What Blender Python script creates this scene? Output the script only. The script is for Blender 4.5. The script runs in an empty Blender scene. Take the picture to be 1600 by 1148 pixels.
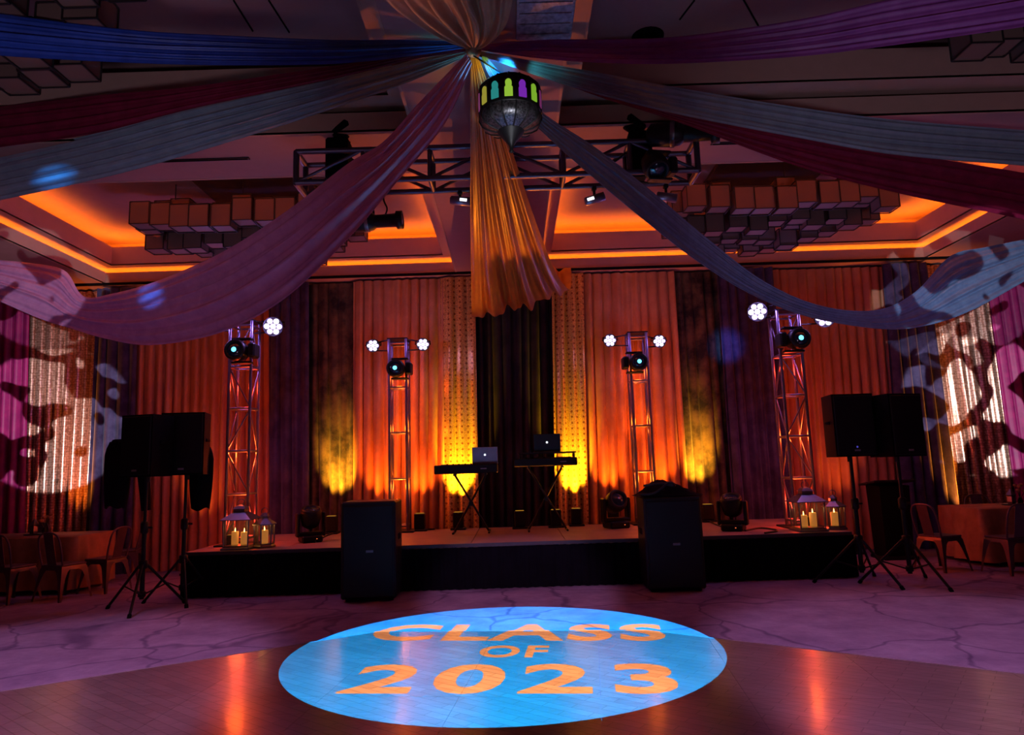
import bpy, math, random
from mathutils import Vector, Matrix
random.seed(7)
sc = bpy.context.scene
COL = sc.collection
PI = math.pi

# ------------------------------------------------------------------ camera
FPX = 1080.0; PITCH = math.radians(8.2); ROLL = math.radians(1.8); CZ = 1.5
FW = Vector((0, math.cos(PITCH), math.sin(PITCH)))
UP0 = Vector((0, -math.sin(PITCH), math.cos(PITCH))); R0 = Vector((1, 0, 0))
RT = R0*math.cos(ROLL) - UP0*math.sin(ROLL); UP = UP0*math.cos(ROLL) + R0*math.sin(ROLL)
CAM = Vector((0, 0, CZ))
cd = bpy.data.cameras.new('camera'); cam = bpy.data.objects.new('camera', cd); COL.objects.link(cam)
cd.sensor_fit = 'HORIZONTAL'; cd.sensor_width = 36; cd.lens = FPX/1600*36; cd.clip_start = .05
cam.matrix_world = Matrix(((RT.x, UP.x, -FW.x, 0), (RT.y, UP.y, -FW.y, 0), (RT.z, UP.z, -FW.z, CZ), (0, 0, 0, 1)))
sc.camera = cam
def ray(px, py): return FW + RT*((px-800)/FPX) + UP*((574-py)/FPX)
def PY(px, py, Y):
    d = ray(px, py); return CAM + d*(Y/d.y)
def PZ(px, py, z=0.0):
    d = ray(px, py); return CAM + d*((z-CZ)/d.z)

# ------------------------------------------------------------------ world, view, large lights
sc.view_settings.view_transform = 'Standard'; sc.view_settings.look = 'None'
sc.view_settings.exposure = 0.0; sc.view_settings.gamma = 1.0; sc.view_settings.use_curve_mapping = False
w = bpy.data.worlds.new('world'); sc.world = w; w.use_nodes = True
w.node_tree.nodes['Background'].inputs[0].default_value = (1.0, 0.24, 0.26, 1)
w.node_tree.nodes['Background'].inputs[1].default_value = 0.06
try:
    sc.cycles.use_denoising = True
    sc.cycles.max_bounces = 6; sc.cycles.diffuse_bounces = 3; sc.cycles.glossy_bounces = 3
    sc.cycles.transparent_max_bounces = 12; sc.cycles.sample_clamp_indirect = 3.0
    sc.cycles.caustics_reflective = False; sc.cycles.caustics_refractive = False
except Exception: pass

def aim(o, target):
    d = Vector(target) - o.location
    o.rotation_euler = d.to_track_quat('-Z', 'Y').to_euler()
def spot(name, loc, target, col, power, angle, blend=.5, soft=.05, parent=None):
    l = bpy.data.lights.new(name, 'SPOT'); l.color = col; l.energy = power
    l.spot_size = math.radians(angle); l.spot_blend = blend; l.shadow_soft_size = soft
    o = bpy.data.objects.new(name, l); COL.objects.link(o); o.location = loc; aim(o, target)
    return o
def point(name, loc, col, power, soft=.03):
    l = bpy.data.lights.new(name, 'POINT'); l.color = col; l.energy = power; l.shadow_soft_size = soft
    o = bpy.data.objects.new(name, l); COL.objects.link(o); o.location = loc
    return o
def light_nodes(o):
    l = o.data; l.use_nodes = True; nt = l.node_tree; return nt, nt.nodes['Emission']

# purple house washes hung behind the camera, on the carpet and dance floor
for (wx, tx, pw) in ((-3.0, -3.8, 1150), (2.4, 3.3, 950), (4.6, 6.2, 700)):
    spot('wash_spot', (wx, 1.0, 4.5), (tx, 4.6, 0), (.90, .46, 1.0), pw, 41, .35, .12)
spot('wash_spot', (0, 1.0, 4.5), (0, 8.3, 0), (.90, .46, 1.0), 1000, 17, .5, .12)
# added unseen fill spots low beside the camera, lighting the swagged drapes
spot('drape_fill', (-2.5, .4, .8), (-4.0, 5.6, 4.4), (.80, .70, 1.0), 185, 52, .9, .3)
spot('drape_fill', (2.5, .4, .8), (4.0, 5.6, 4.4), (.74, .68, 1.0), 185, 52, .9, .3)

# ------------------------------------------------------------------ material helpers
def new_mat(name):
    m = bpy.data.materials.new(name); m.use_nodes = True
    nt = m.node_tree; b = nt.nodes['Principled BSDF']; return m, nt, b
def setin(b, **k):
    for n, v in k.items():
        n = n.replace('_', ' ')
        if n in b.inputs: b.inputs[n].default_value = v
def node(nt, t, **k):
    n = nt.nodes.new(t)
    for a, v in k.items():
        try: setattr(n, a, v)
        except Exception: pass
    return n
def plain(name, c, rough=.5, metal=0.0, spec=.5, emis=None, es=0.0, noise=.12, nscale=9.0):
    m, nt, b = new_mat(name)
    setin(b, Roughness=rough, Metallic=metal); b.inputs['Specular IOR Level'].default_value = spec
    tc = node(nt, 'ShaderNodeTexCoord'); nz = node(nt, 'ShaderNodeTexNoise'); nz.inputs['Scale'].default_value = nscale
    nz.inputs['Detail'].default_value = 4
    nt.links.new(tc.outputs['Object'], nz.inputs['Vector'])
    rp = node(nt, 'ShaderNodeValToRGB')
    rp.color_ramp.elements[0].position = .3; rp.color_ramp.elements[1].position = .7
    rp.color_ramp.elements[0].color = tuple(x*(1-noise) for x in c) + (1,)
    rp.color_ramp.elements[1].color = tuple(min(1, x*(1+noise)) for x in c) + (1,)
    nt.links.new(nz.outputs['Fac'], rp.inputs['Fac']); nt.links.new(rp.outputs['Color'], b.inputs['Base Color'])
    if emis:
        b.inputs['Emission Color'].default_value = emis + (1,); b.inputs['Emission Strength'].default_value = es
    return m
def emit(name, c, s):
    m, nt, b = new_mat(name); nt.nodes.remove(b)
    e = node(nt, 'ShaderNodeEmission'); e.inputs[0].default_value = c + (1,); e.inputs[1].default_value = s
    nt.links.new(e.outputs[0], nt.nodes['Material Output'].inputs[0]); return m
def gel(name, c):
    m, nt, b = new_mat(name); nt.nodes.remove(b)
    e = node(nt, 'ShaderNodeBsdfTransparent'); e.inputs[0].default_value = c + (1,)
    nt.links.new(e.outputs[0], nt.nodes['Material Output'].inputs[0]); return m
def cloth(name, c, c2=None, rough=.55, sheen=.0, scale=6.0, spec=.35, metal=0.0, translucent=0.0):
    """woven drape fabric: two-tone fibre variation, fine thread relief"""
    m, nt, b = new_mat(name); c2 = c2 or tuple(x*.75 for x in c)
    setin(b, Roughness=rough, Metallic=metal); b.inputs['Specular IOR Level'].default_value = spec
    if 'Sheen Weight' in b.inputs: b.inputs['Sheen Weight'].default_value = sheen
    tc = node(nt, 'ShaderNodeTexCoord'); nz = node(nt, 'ShaderNodeTexNoise'); nz.inputs['Scale'].default_value = scale
    nz.inputs['Detail'].default_value = 6; nz.inputs['Roughness'].default_value = .65
    nt.links.new(tc.outputs['Object'], nz.inputs['Vector'])
    rp = node(nt, 'ShaderNodeValToRGB'); rp.color_ramp.elements[0].position = .38; rp.color_ramp.elements[1].position = .62
    rp.color_ramp.elements[0].color = c2 + (1,); rp.color_ramp.elements[1].color = c + (1,)
    nt.links.new(nz.outputs['Fac'], rp.inputs['Fac']); nt.links.new(rp.outputs['Color'], b.inputs['Base Color'])
    n2 = node(nt, 'ShaderNodeTexNoise'); n2.inputs['Scale'].default_value = 90
    bp = node(nt, 'ShaderNodeBump'); bp.inputs['Strength'].default_value = .06; bp.inputs['Distance'].default_value = .01
    nt.links.new(tc.outputs['Object'], n2.inputs['Vector']); nt.links.new(n2.outputs['Fac'], bp.inputs['Height'])
    nt.links.new(bp.outputs['Normal'], b.inputs['Normal'])
    if translucent > 0:
        tr = node(nt, 'ShaderNodeBsdfTranslucent'); mx = node(nt, 'ShaderNodeMixShader'); mx.inputs[0].default_value = translucent
        nt.links.new(rp.outputs['Color'], tr.inputs[0]); nt.links.new(b.outputs[0], mx.inputs[1]); nt.links.new(tr.outputs[0], mx.inputs[2])
        nt.links.new(mx.outputs[0], nt.nodes['Material Output'].inputs[0])
    return m
def sequin(name, c, c2, scale=26.0, rough=.3, metal=.65):
    """sequinned cloth: small discs, each tilted its own way, gaps of ground fabric between"""
    m, nt, b = new_mat(name); setin(b, Roughness=rough, Metallic=metal)
    tc = node(nt, 'ShaderNodeTexCoord'); v = node(nt, 'ShaderNodeTexVoronoi'); v.inputs['Scale'].default_value = scale
    v.inputs['Randomness'].default_value = .45
    nt.links.new(tc.outputs['Object'], v.inputs['Vector'])
    rp = node(nt, 'ShaderNodeValToRGB'); rp.color_ramp.elements[0].position = .42; rp.color_ramp.elements[1].position = .58
    rp.color_ramp.elements[0].color = c + (1,); rp.color_ramp.elements[1].color = c2 + (1,)
    nt.links.new(v.outputs['Distance'], rp.inputs['Fac']); nt.links.new(rp.outputs['Color'], b.inputs['Base Color'])
    sp = node(nt, 'ShaderNodeSeparateColor'); nt.links.new(v.outputs['Color'], sp.inputs[0])
    bp = node(nt, 'ShaderNodeBump'); bp.inputs['Strength'].default_value = .55; bp.inputs['Distance'].default_value = .03
    nt.links.new(sp.outputs[0], bp.inputs['Height']); nt.links.new(bp.outputs['Normal'], b.inputs['Normal'])
    return m
def dotted_sequin(name, c, dot, spacing=.095):
    """gold sequin ground with rows of dark sewn dots"""
    m = sequin(name, c, tuple(x*.6 for x in c), 42, .32, .45); nt = m.node_tree; b = nt.nodes['Principled BSDF']; L = nt.links
    src = b.inputs['Base Color'].links[0].from_socket
    tc = node(nt, 'ShaderNodeTexCoord'); v = node(nt, 'ShaderNodeTexVoronoi'); v.inputs['Scale'].default_value = 1/spacing; v.inputs['Randomness'].default_value = .12
    mp = node(nt, 'ShaderNodeMapping'); mp.inputs['Scale'].default_value = (1, .0, 1); L.new(tc.outputs['Object'], mp.inputs[0]); L.new(mp.outputs[0], v.inputs['Vector'])
    lt = node(nt, 'ShaderNodeMath', operation='LESS_THAN'); lt.inputs[1].default_value = .20; L.new(v.outputs['Distance'], lt.inputs[0])
    mx = node(nt, 'ShaderNodeMix', data_type='RGBA'); L.new(lt.outputs[0], mx.inputs[0]); L.new(src, mx.inputs[6]); mx.inputs[7].default_value = dot + (1,)
    L.new(mx.outputs[2], b.inputs['Base Color']); return m
def glass(name, c=(1, 1, 1), a=.15, rough=.05):
    m, nt, b = new_mat(name); setin(b, Roughness=rough); b.inputs['Base Color'].default_value = c + (1,)
    tr = node(nt, 'ShaderNodeBsdfTransparent'); tr.inputs[0].default_value = c + (1,)
    mx = node(nt, 'ShaderNodeMixShader'); mx.inputs[0].default_value = a
    nt.links.new(tr.outputs[0], mx.inputs[1]); nt.links.new(b.outputs[0], mx.inputs[2])
    nt.links.new(mx.outputs[0], nt.nodes['Material Output'].inputs[0]); return m

M = {}
M['black'] = plain('black_plastic', (.006, .006, .007), .45, spec=.3)
M['black_matte'] = plain('black_matte', (.004, .0035, .004), .9, spec=.1)
M['grille'] = plain('speaker_grille', (.004, .004, .005), .55, .3, nscale=120, noise=.5)
M['skirt'] = cloth('stage_skirt_cloth', (.006, .005, .008), (.004, .003, .005), .95, spec=.1)
M['jacket'] = cloth('jacket_cloth', (.01, .008, .01), None, .95, spec=.1)
M['steel'] = plain('brushed_aluminium', (.45, .43, .46), .32, .85)
M['darksteel'] = plain('painted_truss', (.26, .20, .28), .36, .9)
M['truss_dark'] = plain('dark_truss', (.12, .09, .14), .4, .85)
M['zinc'] = plain('zinc_lantern', (.20, .18, .21), .35, .8)
M['chairmetal'] = plain('gunmetal_chair', (.13, .085, .105), .38, .55)
M['ceil'] = plain('painted_ceiling', (.36, .20, .19), .9, spec=.15, noise=.03)
M['fascia'] = plain('painted_fascia', (.44, .26, .20), .85, spec=.2, noise=.03)
M['wall'] = plain('wall_paint', (.16, .11, .10), .9, spec=.1)
M['led_amber'] = emit('amber_led_strip', (1.0, .24, .010), 34.0)
M['stage_top'] = plain('stage_deck', (.33, .20, .16), .5, spec=.4, nscale=3)
M['wax'] = plain('candle_wax', (.75, .55, .30), .6, emis=(1.0, .36, .05), es=.35)
M['flame'] = emit('candle_flame', (1.0, .55, .12), 9.0)
M['pane'] = glass('lantern_pane', (.9, .86, .9), .04)
M['lens_blue'] = emit('cyan_lens_core', (.12, .75, 1.0), 3.0)
M['lens_dark'] = plain('dark_lens', (.01, .03, .06), .06, spec=.8)
M['par_led'] = emit('par_led_white', (.90, .80, 1.0), 2.6)
M['par_led2'] = emit('par_led_violet', (.72, .52, 1.0), 2.2)
M['amber_lens'] = emit('amber_lens', (1.0, .45, .04), .4)
M['led_red'] = emit('red_pilot_led', (1.0, .18, .05), 2.5)
M['led_blue'] = emit('blue_pilot_led', (.08, .07, .6), .7)
M['logo'] = plain('badge', (.28, .26, .30), .4, .3)
M['logo_lit'] = emit('laptop_logo', (.85, .9, 1.0), 1.2)
M['laptop'] = plain('laptop_shell', (.22, .21, .25), .4, .6)
M['key_w'] = plain('ivory_keys', (.35, .33, .33), .4)
M['cable'] = plain('cable_rubber', (.012, .01, .01), .6)
M['wrapped'] = plain('spot_barrel', (.25, .22, .30), .35, .7)
M['side_glint'] = emit('painted_glint', (.9, .92, 1.0), 1.6)  # emission stands in for a highlight on the spot barrels
M['tablecloth'] = cloth('copper_tablecloth', (.42, .20, .09), (.30, .14, .06), .5, spec=.4)
M['green'] = plain('greenery', (.03, .05, .02), .7)
M['vent'] = plain('grey_panel', (.34, .32, .40), .6, nscale=25, noise=.45)

# ------------------------------------------------------------------ mesh helpers
class MB:
    def __init__(s): s.v = []; s.f = []; s.sm = []; s.mi = []
    def add(s, vs, fs, smooth=False, mi=0):
        o = len(s.v); s.v += [tuple(x) for x in vs]
        for f in fs: s.f.append(tuple(i+o for i in f)); s.sm.append(smooth); s.mi.append(mi)
        return s
    def box(s, x0, x1, y0, y1, z0, z1, mi=0):
        v = [(x0, y0, z0), (x1, y0, z0), (x1, y1, z0), (x0, y1, z0), (x0, y0, z1), (x1, y0, z1), (x1, y1, z1), (x0, y1, z1)]
        return s.add(v, [(0, 3, 2, 1), (4, 5, 6, 7), (0, 1, 5, 4), (1, 2, 6, 5), (2, 3, 7, 6), (3, 0, 4, 7)], False, mi)
    def cbox(s, c, d, mi=0): return s.box(c[0]-d[0]/2, c[0]+d[0]/2, c[1]-d[1]/2, c[1]+d[1]/2, c[2]-d[2]/2, c[2]+d[2]/2, mi)
    def bbox(s, c, d, b=.01, mi=0):
        """box with chamfered edges"""
        hx, hy, hz = d[0]/2, d[1]/2, d[2]/2; v = []; idx = {}
        for sx in (-1, 1):
            for sy in (-1, 1):
                for sz in (-1, 1):
                    for k in range(3):
                        p = [sx*(hx-b), sy*(hy-b), sz*(hz-b)]; p[k] = (sx*hx, sy*hy, sz*hz)[k]
                        idx[(sx, sy, sz, k)] = len(v); v.append((c[0]+p[0], c[1]+p[1], c[2]+p[2]))
        f = []
        for k in range(3):
            a, bb = [q for q in range(3) if q != k]
            for sg in (-1, 1):
                loop = []
                for (p, q) in ((-1, -1), (1, -1), (1, 1), (-1, 1)):
                    t = [0, 0, 0]; t[k] = sg; t[a] = p; t[bb] = q; loop.append(idx[(*t, k)])
                flip = (sg > 0) != (k != 1)
                f.append(tuple(reversed(loop)) if flip else tuple(loop))
        for k in range(3):
            a, bb = [q for q in range(3) if q != k]
            for p in (-1, 1):
                for q in (-1, 1):
                    t0 = [0, 0, 0]; t1 = [0, 0, 0]; t0[k] = -1; t1[k] = 1
                    for t in (t0, t1): t[a] = p; t[bb] = q
                    f.append((idx[(*t0, a)], idx[(*t1, a)], idx[(*t1, bb)], idx[(*t0, bb)]))
        for sx in (-1, 1):
            for sy in (-1, 1):
                for sz in (-1, 1): f.append(tuple(idx[(sx, sy, sz, k)] for k in range(3)))
        return s.add(v, f, False, mi)
    def tube(s, pts, r, n=8, caps=True, mi=0, smooth=True):
        pts = [Vector(p) for p in pts]; rs = r if isinstance(r, (list, tuple)) else [r]*len(pts)
        vs = []; fs = []; ref = None
        for i, p in enumerate(pts):
            t = (pts[min(i+1, len(pts)-1)] - pts[max(i-1, 0)]).normalized()
            if ref is None: ref = Vector((0, 0, 1)) if abs(t.z) < .9 else Vector((1, 0, 0))
            a = (ref - t*ref.dot(t)).normalized(); b = t.cross(a); ref = a
            for k in range(n):
                an = 2*PI*k/n; vs.append(p + a*(math.cos(an)*rs[i]) + b*(math.sin(an)*rs[i]))
        for i in range(len(pts)-1):
            for k in range(n): fs.append((i*n+k, i*n+(k+1) % n, (i+1)*n+(k+1) % n, (i+1)*n+k))
        s.add(vs, fs, smooth, mi)
        if caps: s.add(vs[:n], [tuple(reversed(range(n)))], False, mi); s.add(vs[-n:], [tuple(range(n))], False, mi)
        return s
    def lathe(s, prof, n=20, c=(0, 0, 0), mi=0, smooth=True, phase=0):
        vs = []; fs = []
        for (r, z) in prof:
            for k in range(n):
                a = 2*PI*k/n+phase; vs.append((c[0]+r*math.cos(a), c[1]+r*math.sin(a), c[2]+z))
        for i in range(len(prof)-1):
            for k in range(n): fs.append((i*n+k, i*n+(k+1) % n, (i+1)*n+(k+1) % n, (i+1)*n+k))
        s.add(vs, fs, smooth, mi)
        if prof[0][0] > 1e-4: s.add(vs[:n], [tuple(reversed(range(n)))], False, mi)
        if prof[-1][0] > 1e-4: s.add(vs[-n:], [tuple(range(n))], False, mi)
        return s
    def prism(s, poly, z0, z1, mi=0):
        n = len(poly); v = [(x, y, z0) for x, y in poly] + [(x, y, z1) for x, y in poly]
        return s.add(v, [tuple(reversed(range(n))), tuple(range(n, 2*n))] + [(i, (i+1) % n, n+(i+1) % n, n+i) for i in range(n)], False, mi)
    def xf(s, mat):
        s.v = [tuple(mat @ Vector(p)) for p in s.v]; return s
    def build(s, name, mats, parent=None, loc=None, rot=None):
        me = bpy.data.meshes.new(name); me.from_pydata(s.v, [], s.f)
        me.polygons.foreach_set('use_smooth', s.sm)
        for m in (mats if isinstance(mats, (list, tuple)) else [mats]): me.materials.append(M[m] if isinstance(m, str) else m)
        me.polygons.foreach_set('material_index', s.mi); me.update()
        o = bpy.data.objects.new(name, me); COL.objects.link(o)
        if parent: o.parent = parent
        if loc is not None: o.location = loc
        if rot is not None: o.rotation_euler = rot
        return o
def tag(o, label=None, cat=None, group=None, kind=None):
    if label: o['label'] = label
    if cat: o['category'] = cat
    if group: o['group'] = group
    if kind: o['kind'] = kind
    return o
def thing(name, label, cat, loc=(0, 0, 0), rz=0.0, group=None, rot=None):
    o = bpy.data.objects.new(name, None); COL.objects.link(o); o.empty_display_size = .1
    o.location = loc; o.rotation_euler = rot or (0, 0, rz); return tag(o, label, cat, group)
def copy_tree(o, parent=None):
    c = o.copy(); COL.objects.link(c); c.parent = parent
    for ch in list(o.children): copy_tree(ch, c)
    return c
def twin(mesh_obj, name, parent, loc=(0, 0, 0), rot=(0, 0, 0)):
    o = bpy.data.objects.new(name, mesh_obj.data); COL.objects.link(o); o.parent = parent
    o.location = loc; o.rotation_euler = rot; return o
def catmull(P, n):
    P = [Vector(p) for p in P]; out = []
    m = len(P)-1
    for i in range(m):
        p0 = P[max(i-1, 0)]; p1 = P[i]; p2 = P[i+1]; p3 = P[min(i+2, m)]
        for k in range(n):
            t = k/n; t2 = t*t; t3 = t2*t
            out.append(.5*((2*p1) + (p2-p0)*t + (2*p0-5*p1+4*p2-p3)*t2 + (3*p1-p0-3*p2+p3)*t3))
    out.append(P[-1]); return out

# ================================================================== SETTING
# ---- carpet floor
def carpet_mat():
    m, nt, b = new_mat('patterned_carpet'); setin(b, Roughness=.95); b.inputs['Specular IOR Level'].default_value = .1
    L = nt.links; tc = node(nt, 'ShaderNodeTexCoord')
    wz = node(nt, 'ShaderNodeTexNoise'); wz.inputs['Scale'].default_value = .9; wz.inputs['Detail'].default_value = 3
    L.new(tc.outputs['Object'], wz.inputs['Vector'])
    mx = node(nt, 'ShaderNodeVectorMath', operation='MULTIPLY_ADD'); mx.inputs[1].default_value = (1.1, 1.1, 0)
    L.new(wz.outputs['Color'], mx.inputs[0]); L.new(tc.outputs['Object'], mx.inputs[2])
    v = node(nt, 'ShaderNodeTexVoronoi'); v.feature = 'DISTANCE_TO_EDGE'; v.inputs['Scale'].default_value = .85
    L.new(mx.outputs[0], v.inputs['Vector'])
    rp = node(nt, 'ShaderNodeValToRGB'); e = rp.color_ramp.elements
    e[0].position = .006; e[0].color = (.21, .145, .23, 1); e[1].position = .022; e[1].color = (.36, .26, .36, 1)
    L.new(v.outputs['Distance'], rp.inputs['Fac'])
    n2 = node(nt, 'ShaderNodeTexNoise'); n2.inputs['Scale'].default_value = 2.2; n2.inputs['Detail'].default_value = 8; n2.inputs['Roughness'].default_value = .7
    L.new(tc.outputs['Object'], n2.inputs['Vector'])
    r2 = node(nt, 'ShaderNodeValToRGB'); r2.color_ramp.elements[0].position = .35; r2.color_ramp.elements[0].color = (.62, .58, .66, 1)
    r2.color_ramp.elements[1].position = .65; r2.color_ramp.elements[1].color = (1, 1, 1, 1)
    L.new(n2.outputs['Fac'], r2.inputs['Fac'])
    mul = node(nt, 'ShaderNodeMix', data_type='RGBA', blend_type='MULTIPLY'); mul.inputs[0].default_value = 1
    L.new(rp.outputs['Color'], mul.inputs[6]); L.new(r2.outputs['Color'], mul.inputs[7]); L.new(mul.outputs[2], b.inputs['Base Color'])
    n3 = node(nt, 'ShaderNodeTexNoise'); n3.inputs['Scale'].default_value = 160
    bp = node(nt, 'ShaderNodeBump'); bp.inputs['Strength'].default_value = .3; bp.inputs['Distance'].default_value = .01
    L.new(tc.outputs['Object'], n3.inputs['Vector']); L.new(n3.outputs['Fac'], bp.inputs['Height']); L.new(bp.outputs['Normal'], b.inputs['Normal'])
    return m
M['carpet'] = carpet_mat()
XW = 10.4
tag(MB().box(-XW, XW, -3, 12, -.1, 0).build('floor', 'carpet'), kind='structure')
tag(MB().box(-XW, XW, 11.8, 12.0, 0, 6).build('wall_back', 'wall'), kind='structure')
tag(MB().box(-XW-.2, -XW, -3, 12, 0, 6).build('wall_left', 'wall'), kind='structure')
tag(MB().box(XW, XW+.2, -3, 12, 0, 6).build('wall_right', 'wall'), kind='structure')

# ---- ceiling: soffit with recessed two-step trays
SZ = 4.76; CT = 5.56
TX = [(-6.8, -.9), (.52, 7.0)]; TYR = [(7.28, 11.30), (2.3, 6.3), (-2.7, 1.3)]
def soffit():
    xs = [-XW, TX[0][0], TX[0][1], TX[1][0], TX[1][1], XW]; ys = [-3, -2.7, 1.3, 2.3, 6.3, 7.28, 11.30, 11.8]
    mb = MB()
    for i in range(5):
        for j in range(7):
            if i in (1, 3) and j in (1, 3, 5): continue
            mb.box(xs[i], xs[i+1], ys[j], ys[j+1], SZ, SZ+.02)
    return mb.build('ceiling', 'ceil')
tag(soffit(), kind='structure')
tag(MB().box(-XW, XW, -3, 11.8, CT, CT+.1).build('ceiling', 'ceil'), kind='structure')
def ring(mb, x0, x1, y0, y1, t, z0, z1):
    mb.box(x0-t, x1+t, y0-t, y0, z0, z1); mb.box(x0-t, x1+t, y1, y1+t, z0, z1)
    mb.box(x0-t, x0, y0, y1, z0, z1); mb.box(x1, x1+t, y0, y1, z0, z1)
ntrim = 0
for jy, (y0, y1) in enumerate(TYR):
    for (x0, x1) in TX:
        ntrim += 1
        a = MB(); ring(a, x0, x1, y0, y1, .025, SZ-.004, SZ+.20)
        tag(a.build('trim_%d' % ntrim, 'fascia'), kind='structure')
        ntrim += 1; g = .19
        b = MB()
        ring(b, x0-.3, x1+.3, y0-.3, y1+.3, .02, SZ+.02, CT)            # chamber outer wall
        ring(b, x0+g, x1-g, y0+g, y1-g, .3+g, SZ+.265, SZ+.285)         # second soffit
        ring(b, x0+g, x1-g, y0+g, y1-g, .025, SZ+.262, SZ+.58)          # upper lip
        tag(b.build('trim_%d' % ntrim, 'fascia'), kind='structure')
        if jy == 0:
            ntrim += 1
            c = MB(); ring(c, x0-.12, x1+.12, y0-.12, y1+.12, .03, SZ+.10, SZ+.13)
            ring(c, x0+.06, x1-.06, y0+.06, y1-.06, .05, SZ+.50, SZ+.54)
            tag(c.build('trim_%d' % ntrim, 'led_amber'), kind='structure')
# joint lines of the removable tray panels nearest the camera
for (xa, ya, xb, yb) in ((365, 0, 395, 48), (420, 0, 452, 50), (1160, -4, 1185, 40), (1085, 0, 1062, 30)):
    p = PZ(xa, ya, CT); q = PZ(xb, yb, CT); ntrim += 1
    tag(MB().tube([(p.x, p.y, CT-.004), (q.x, q.y, CT-.004)], .008, 6).build('trim_%d' % ntrim, 'black_matte'), kind='structure')

# ================================================================== DANCE FLOOR
def parquet_mat():
    m, nt, b = new_mat('parquet_wood'); L = nt.links
    setin(b, Roughness=.3); b.inputs['Specular IOR Level'].default_value = .5
    tc = node(nt, 'ShaderNodeTexCoord')
    mp = node(nt, 'ShaderNodeMapping'); mp.inputs['Rotation'].default_value = (0, 0, math.radians(38)); L.new(tc.outputs['Object'], mp.inputs[0])
    br = node(nt, 'ShaderNodeTexBrick'); br.inputs['Scale'].default_value = 1.0; br.inputs['Brick Width'].default_value = .34; br.inputs['Row Height'].default_value = .075
    br.inputs['Mortar Size'].default_value = .003; br.inputs['Color1'].default_value = (.26, .165, .155, 1); br.inputs['Color2'].default_value = (.20, .125, .118, 1)
    br.inputs['Mortar'].default_value = (.10, .06, .05, 1); L.new(mp.outputs[0], br.inputs['Vector'])
    mp2 = node(nt, 'ShaderNodeMapping'); mp2.inputs['Rotation'].default_value = (0, 0, math.radians(38)); mp2.inputs['Scale'].default_value = (1.5, 16, 1); L.new(tc.outputs['Object'], mp2.inputs[0])
    nz = node(nt, 'ShaderNodeTexNoise'); nz.inputs['Scale'].default_value = 3; nz.inputs['Detail'].default_value = 6; L.new(mp2.outputs[0], nz.inputs['Vector'])
    rp = node(nt, 'ShaderNodeValToRGB'); rp.color_ramp.elements[0].position = .3; rp.color_ramp.elements[0].color = (.72, .70, .70, 1)
    rp.color_ramp.elements[1].position = .7; rp.color_ramp.elements[1].color = (1, 1, 1, 1); L.new(nz.outputs['Fac'], rp.inputs['Fac'])
    mul = node(nt, 'ShaderNodeMix', data_type='RGBA', blend_type='MULTIPLY'); mul.inputs[0].default_value = 1
    L.new(br.outputs['Color'], mul.inputs[6]); L.new(rp.outputs['Color'], mul.inputs[7]); L.new(mul.outputs[2], b.inputs['Base Color'])
    # varnish ripple, the wear that breaks reflections into streaks
    n3 = node(nt, 'ShaderNodeTexNoise'); n3.inputs['Scale'].default_value = 7; n3.inputs['Detail'].default_value = 4; L.new(tc.outputs['Object'], n3.inputs['Vector'])
    bp = node(nt, 'ShaderNodeBump'); bp.inputs['Strength'].default_value = .12; bp.inputs['Distance'].default_value = .02; L.new(n3.outputs['Fac'], bp.inputs['Height'])
    b2 = node(nt, 'ShaderNodeBump'); b2.inputs['Strength'].default_value = .2; b2.inputs['Distance'].default_value = .004
    L.new(br.outputs['Fac'], b2.inputs['Height']); L.new(bp.outputs['Normal'], b2.inputs['Normal']); L.new(b2.outputs['Normal'], b.inputs['Normal'])
    if 'Coat Weight' in b.inputs:
        b.inputs['Coat Weight'].default_value = .45; b.inputs['Coat Roughness'].default_value = .16; L.new(bp.outputs['Normal'], b.inputs['Coat Normal'])
    return m
M['parquet'] = parquet_mat()
M['floor_trim'] = plain('dance_floor_edging', (.42, .33, .36), .4, .4)
def clip(poly, a, b):
    out = []; n = len(poly)
    def side(p): return (b[0]-a[0])*(p[1]-a[1]) - (b[1]-a[1])*(p[0]-a[0])
    for i in range(n):
        p, q = poly[i], poly[(i+1) % n]; sp, sq = side(p), side(q)
        if sp >= 0: out.append(p)
        if (sp >= 0) != (sq >= 0):
            t = sp/(sp-sq); out.append((p[0]+(q[0]-p[0])*t, p[1]+(q[1]-p[1])*t))
    return out
DF = [(-6.4, .2), (6.4, .2), (6.4, 2.75), (3.37, 4.9), (1.12, 6.47), (-1.33, 6.74), (-3.75, 5.23), (-6.4, 3.56)]   # counter-clockwise
df = thing('dance_floor', 'brown parquet dance floor in the foreground with angled far corners', 'dance floor')
ang = math.atan2(6.47-6.74, 1.12+1.33); ca, sa = math.cos(ang), math.sin(ang)
for i in range(-8, 9):
    for j in range(-8, 2):
        u0, v0 = i*.92-.42, (j-1)*.92; cell = []
        for (u, v) in ((u0+.001, v0+.001), (u0+.919, v0+.001), (u0+.919, v0+.919), (u0+.001, v0+.919)):
            cell.append((1.12 + u*ca - v*sa, 6.47 + u*sa + v*ca))
        for k in range(len(DF)):
            cell = clip(cell, DF[k], DF[(k+1) % len(DF)])
            if len(cell) < 3: break
        if len(cell) < 3: continue
        ar = abs(sum(cell[k][0]*cell[(k+1) % len(cell)][1] - cell[(k+1) % len(cell)][0]*cell[k][1] for k in range(len(cell))))/2
        if ar < .01: continue
        MB().prism(cell, .002, .022).build('parquet_panel', 'parquet', df)
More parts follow.
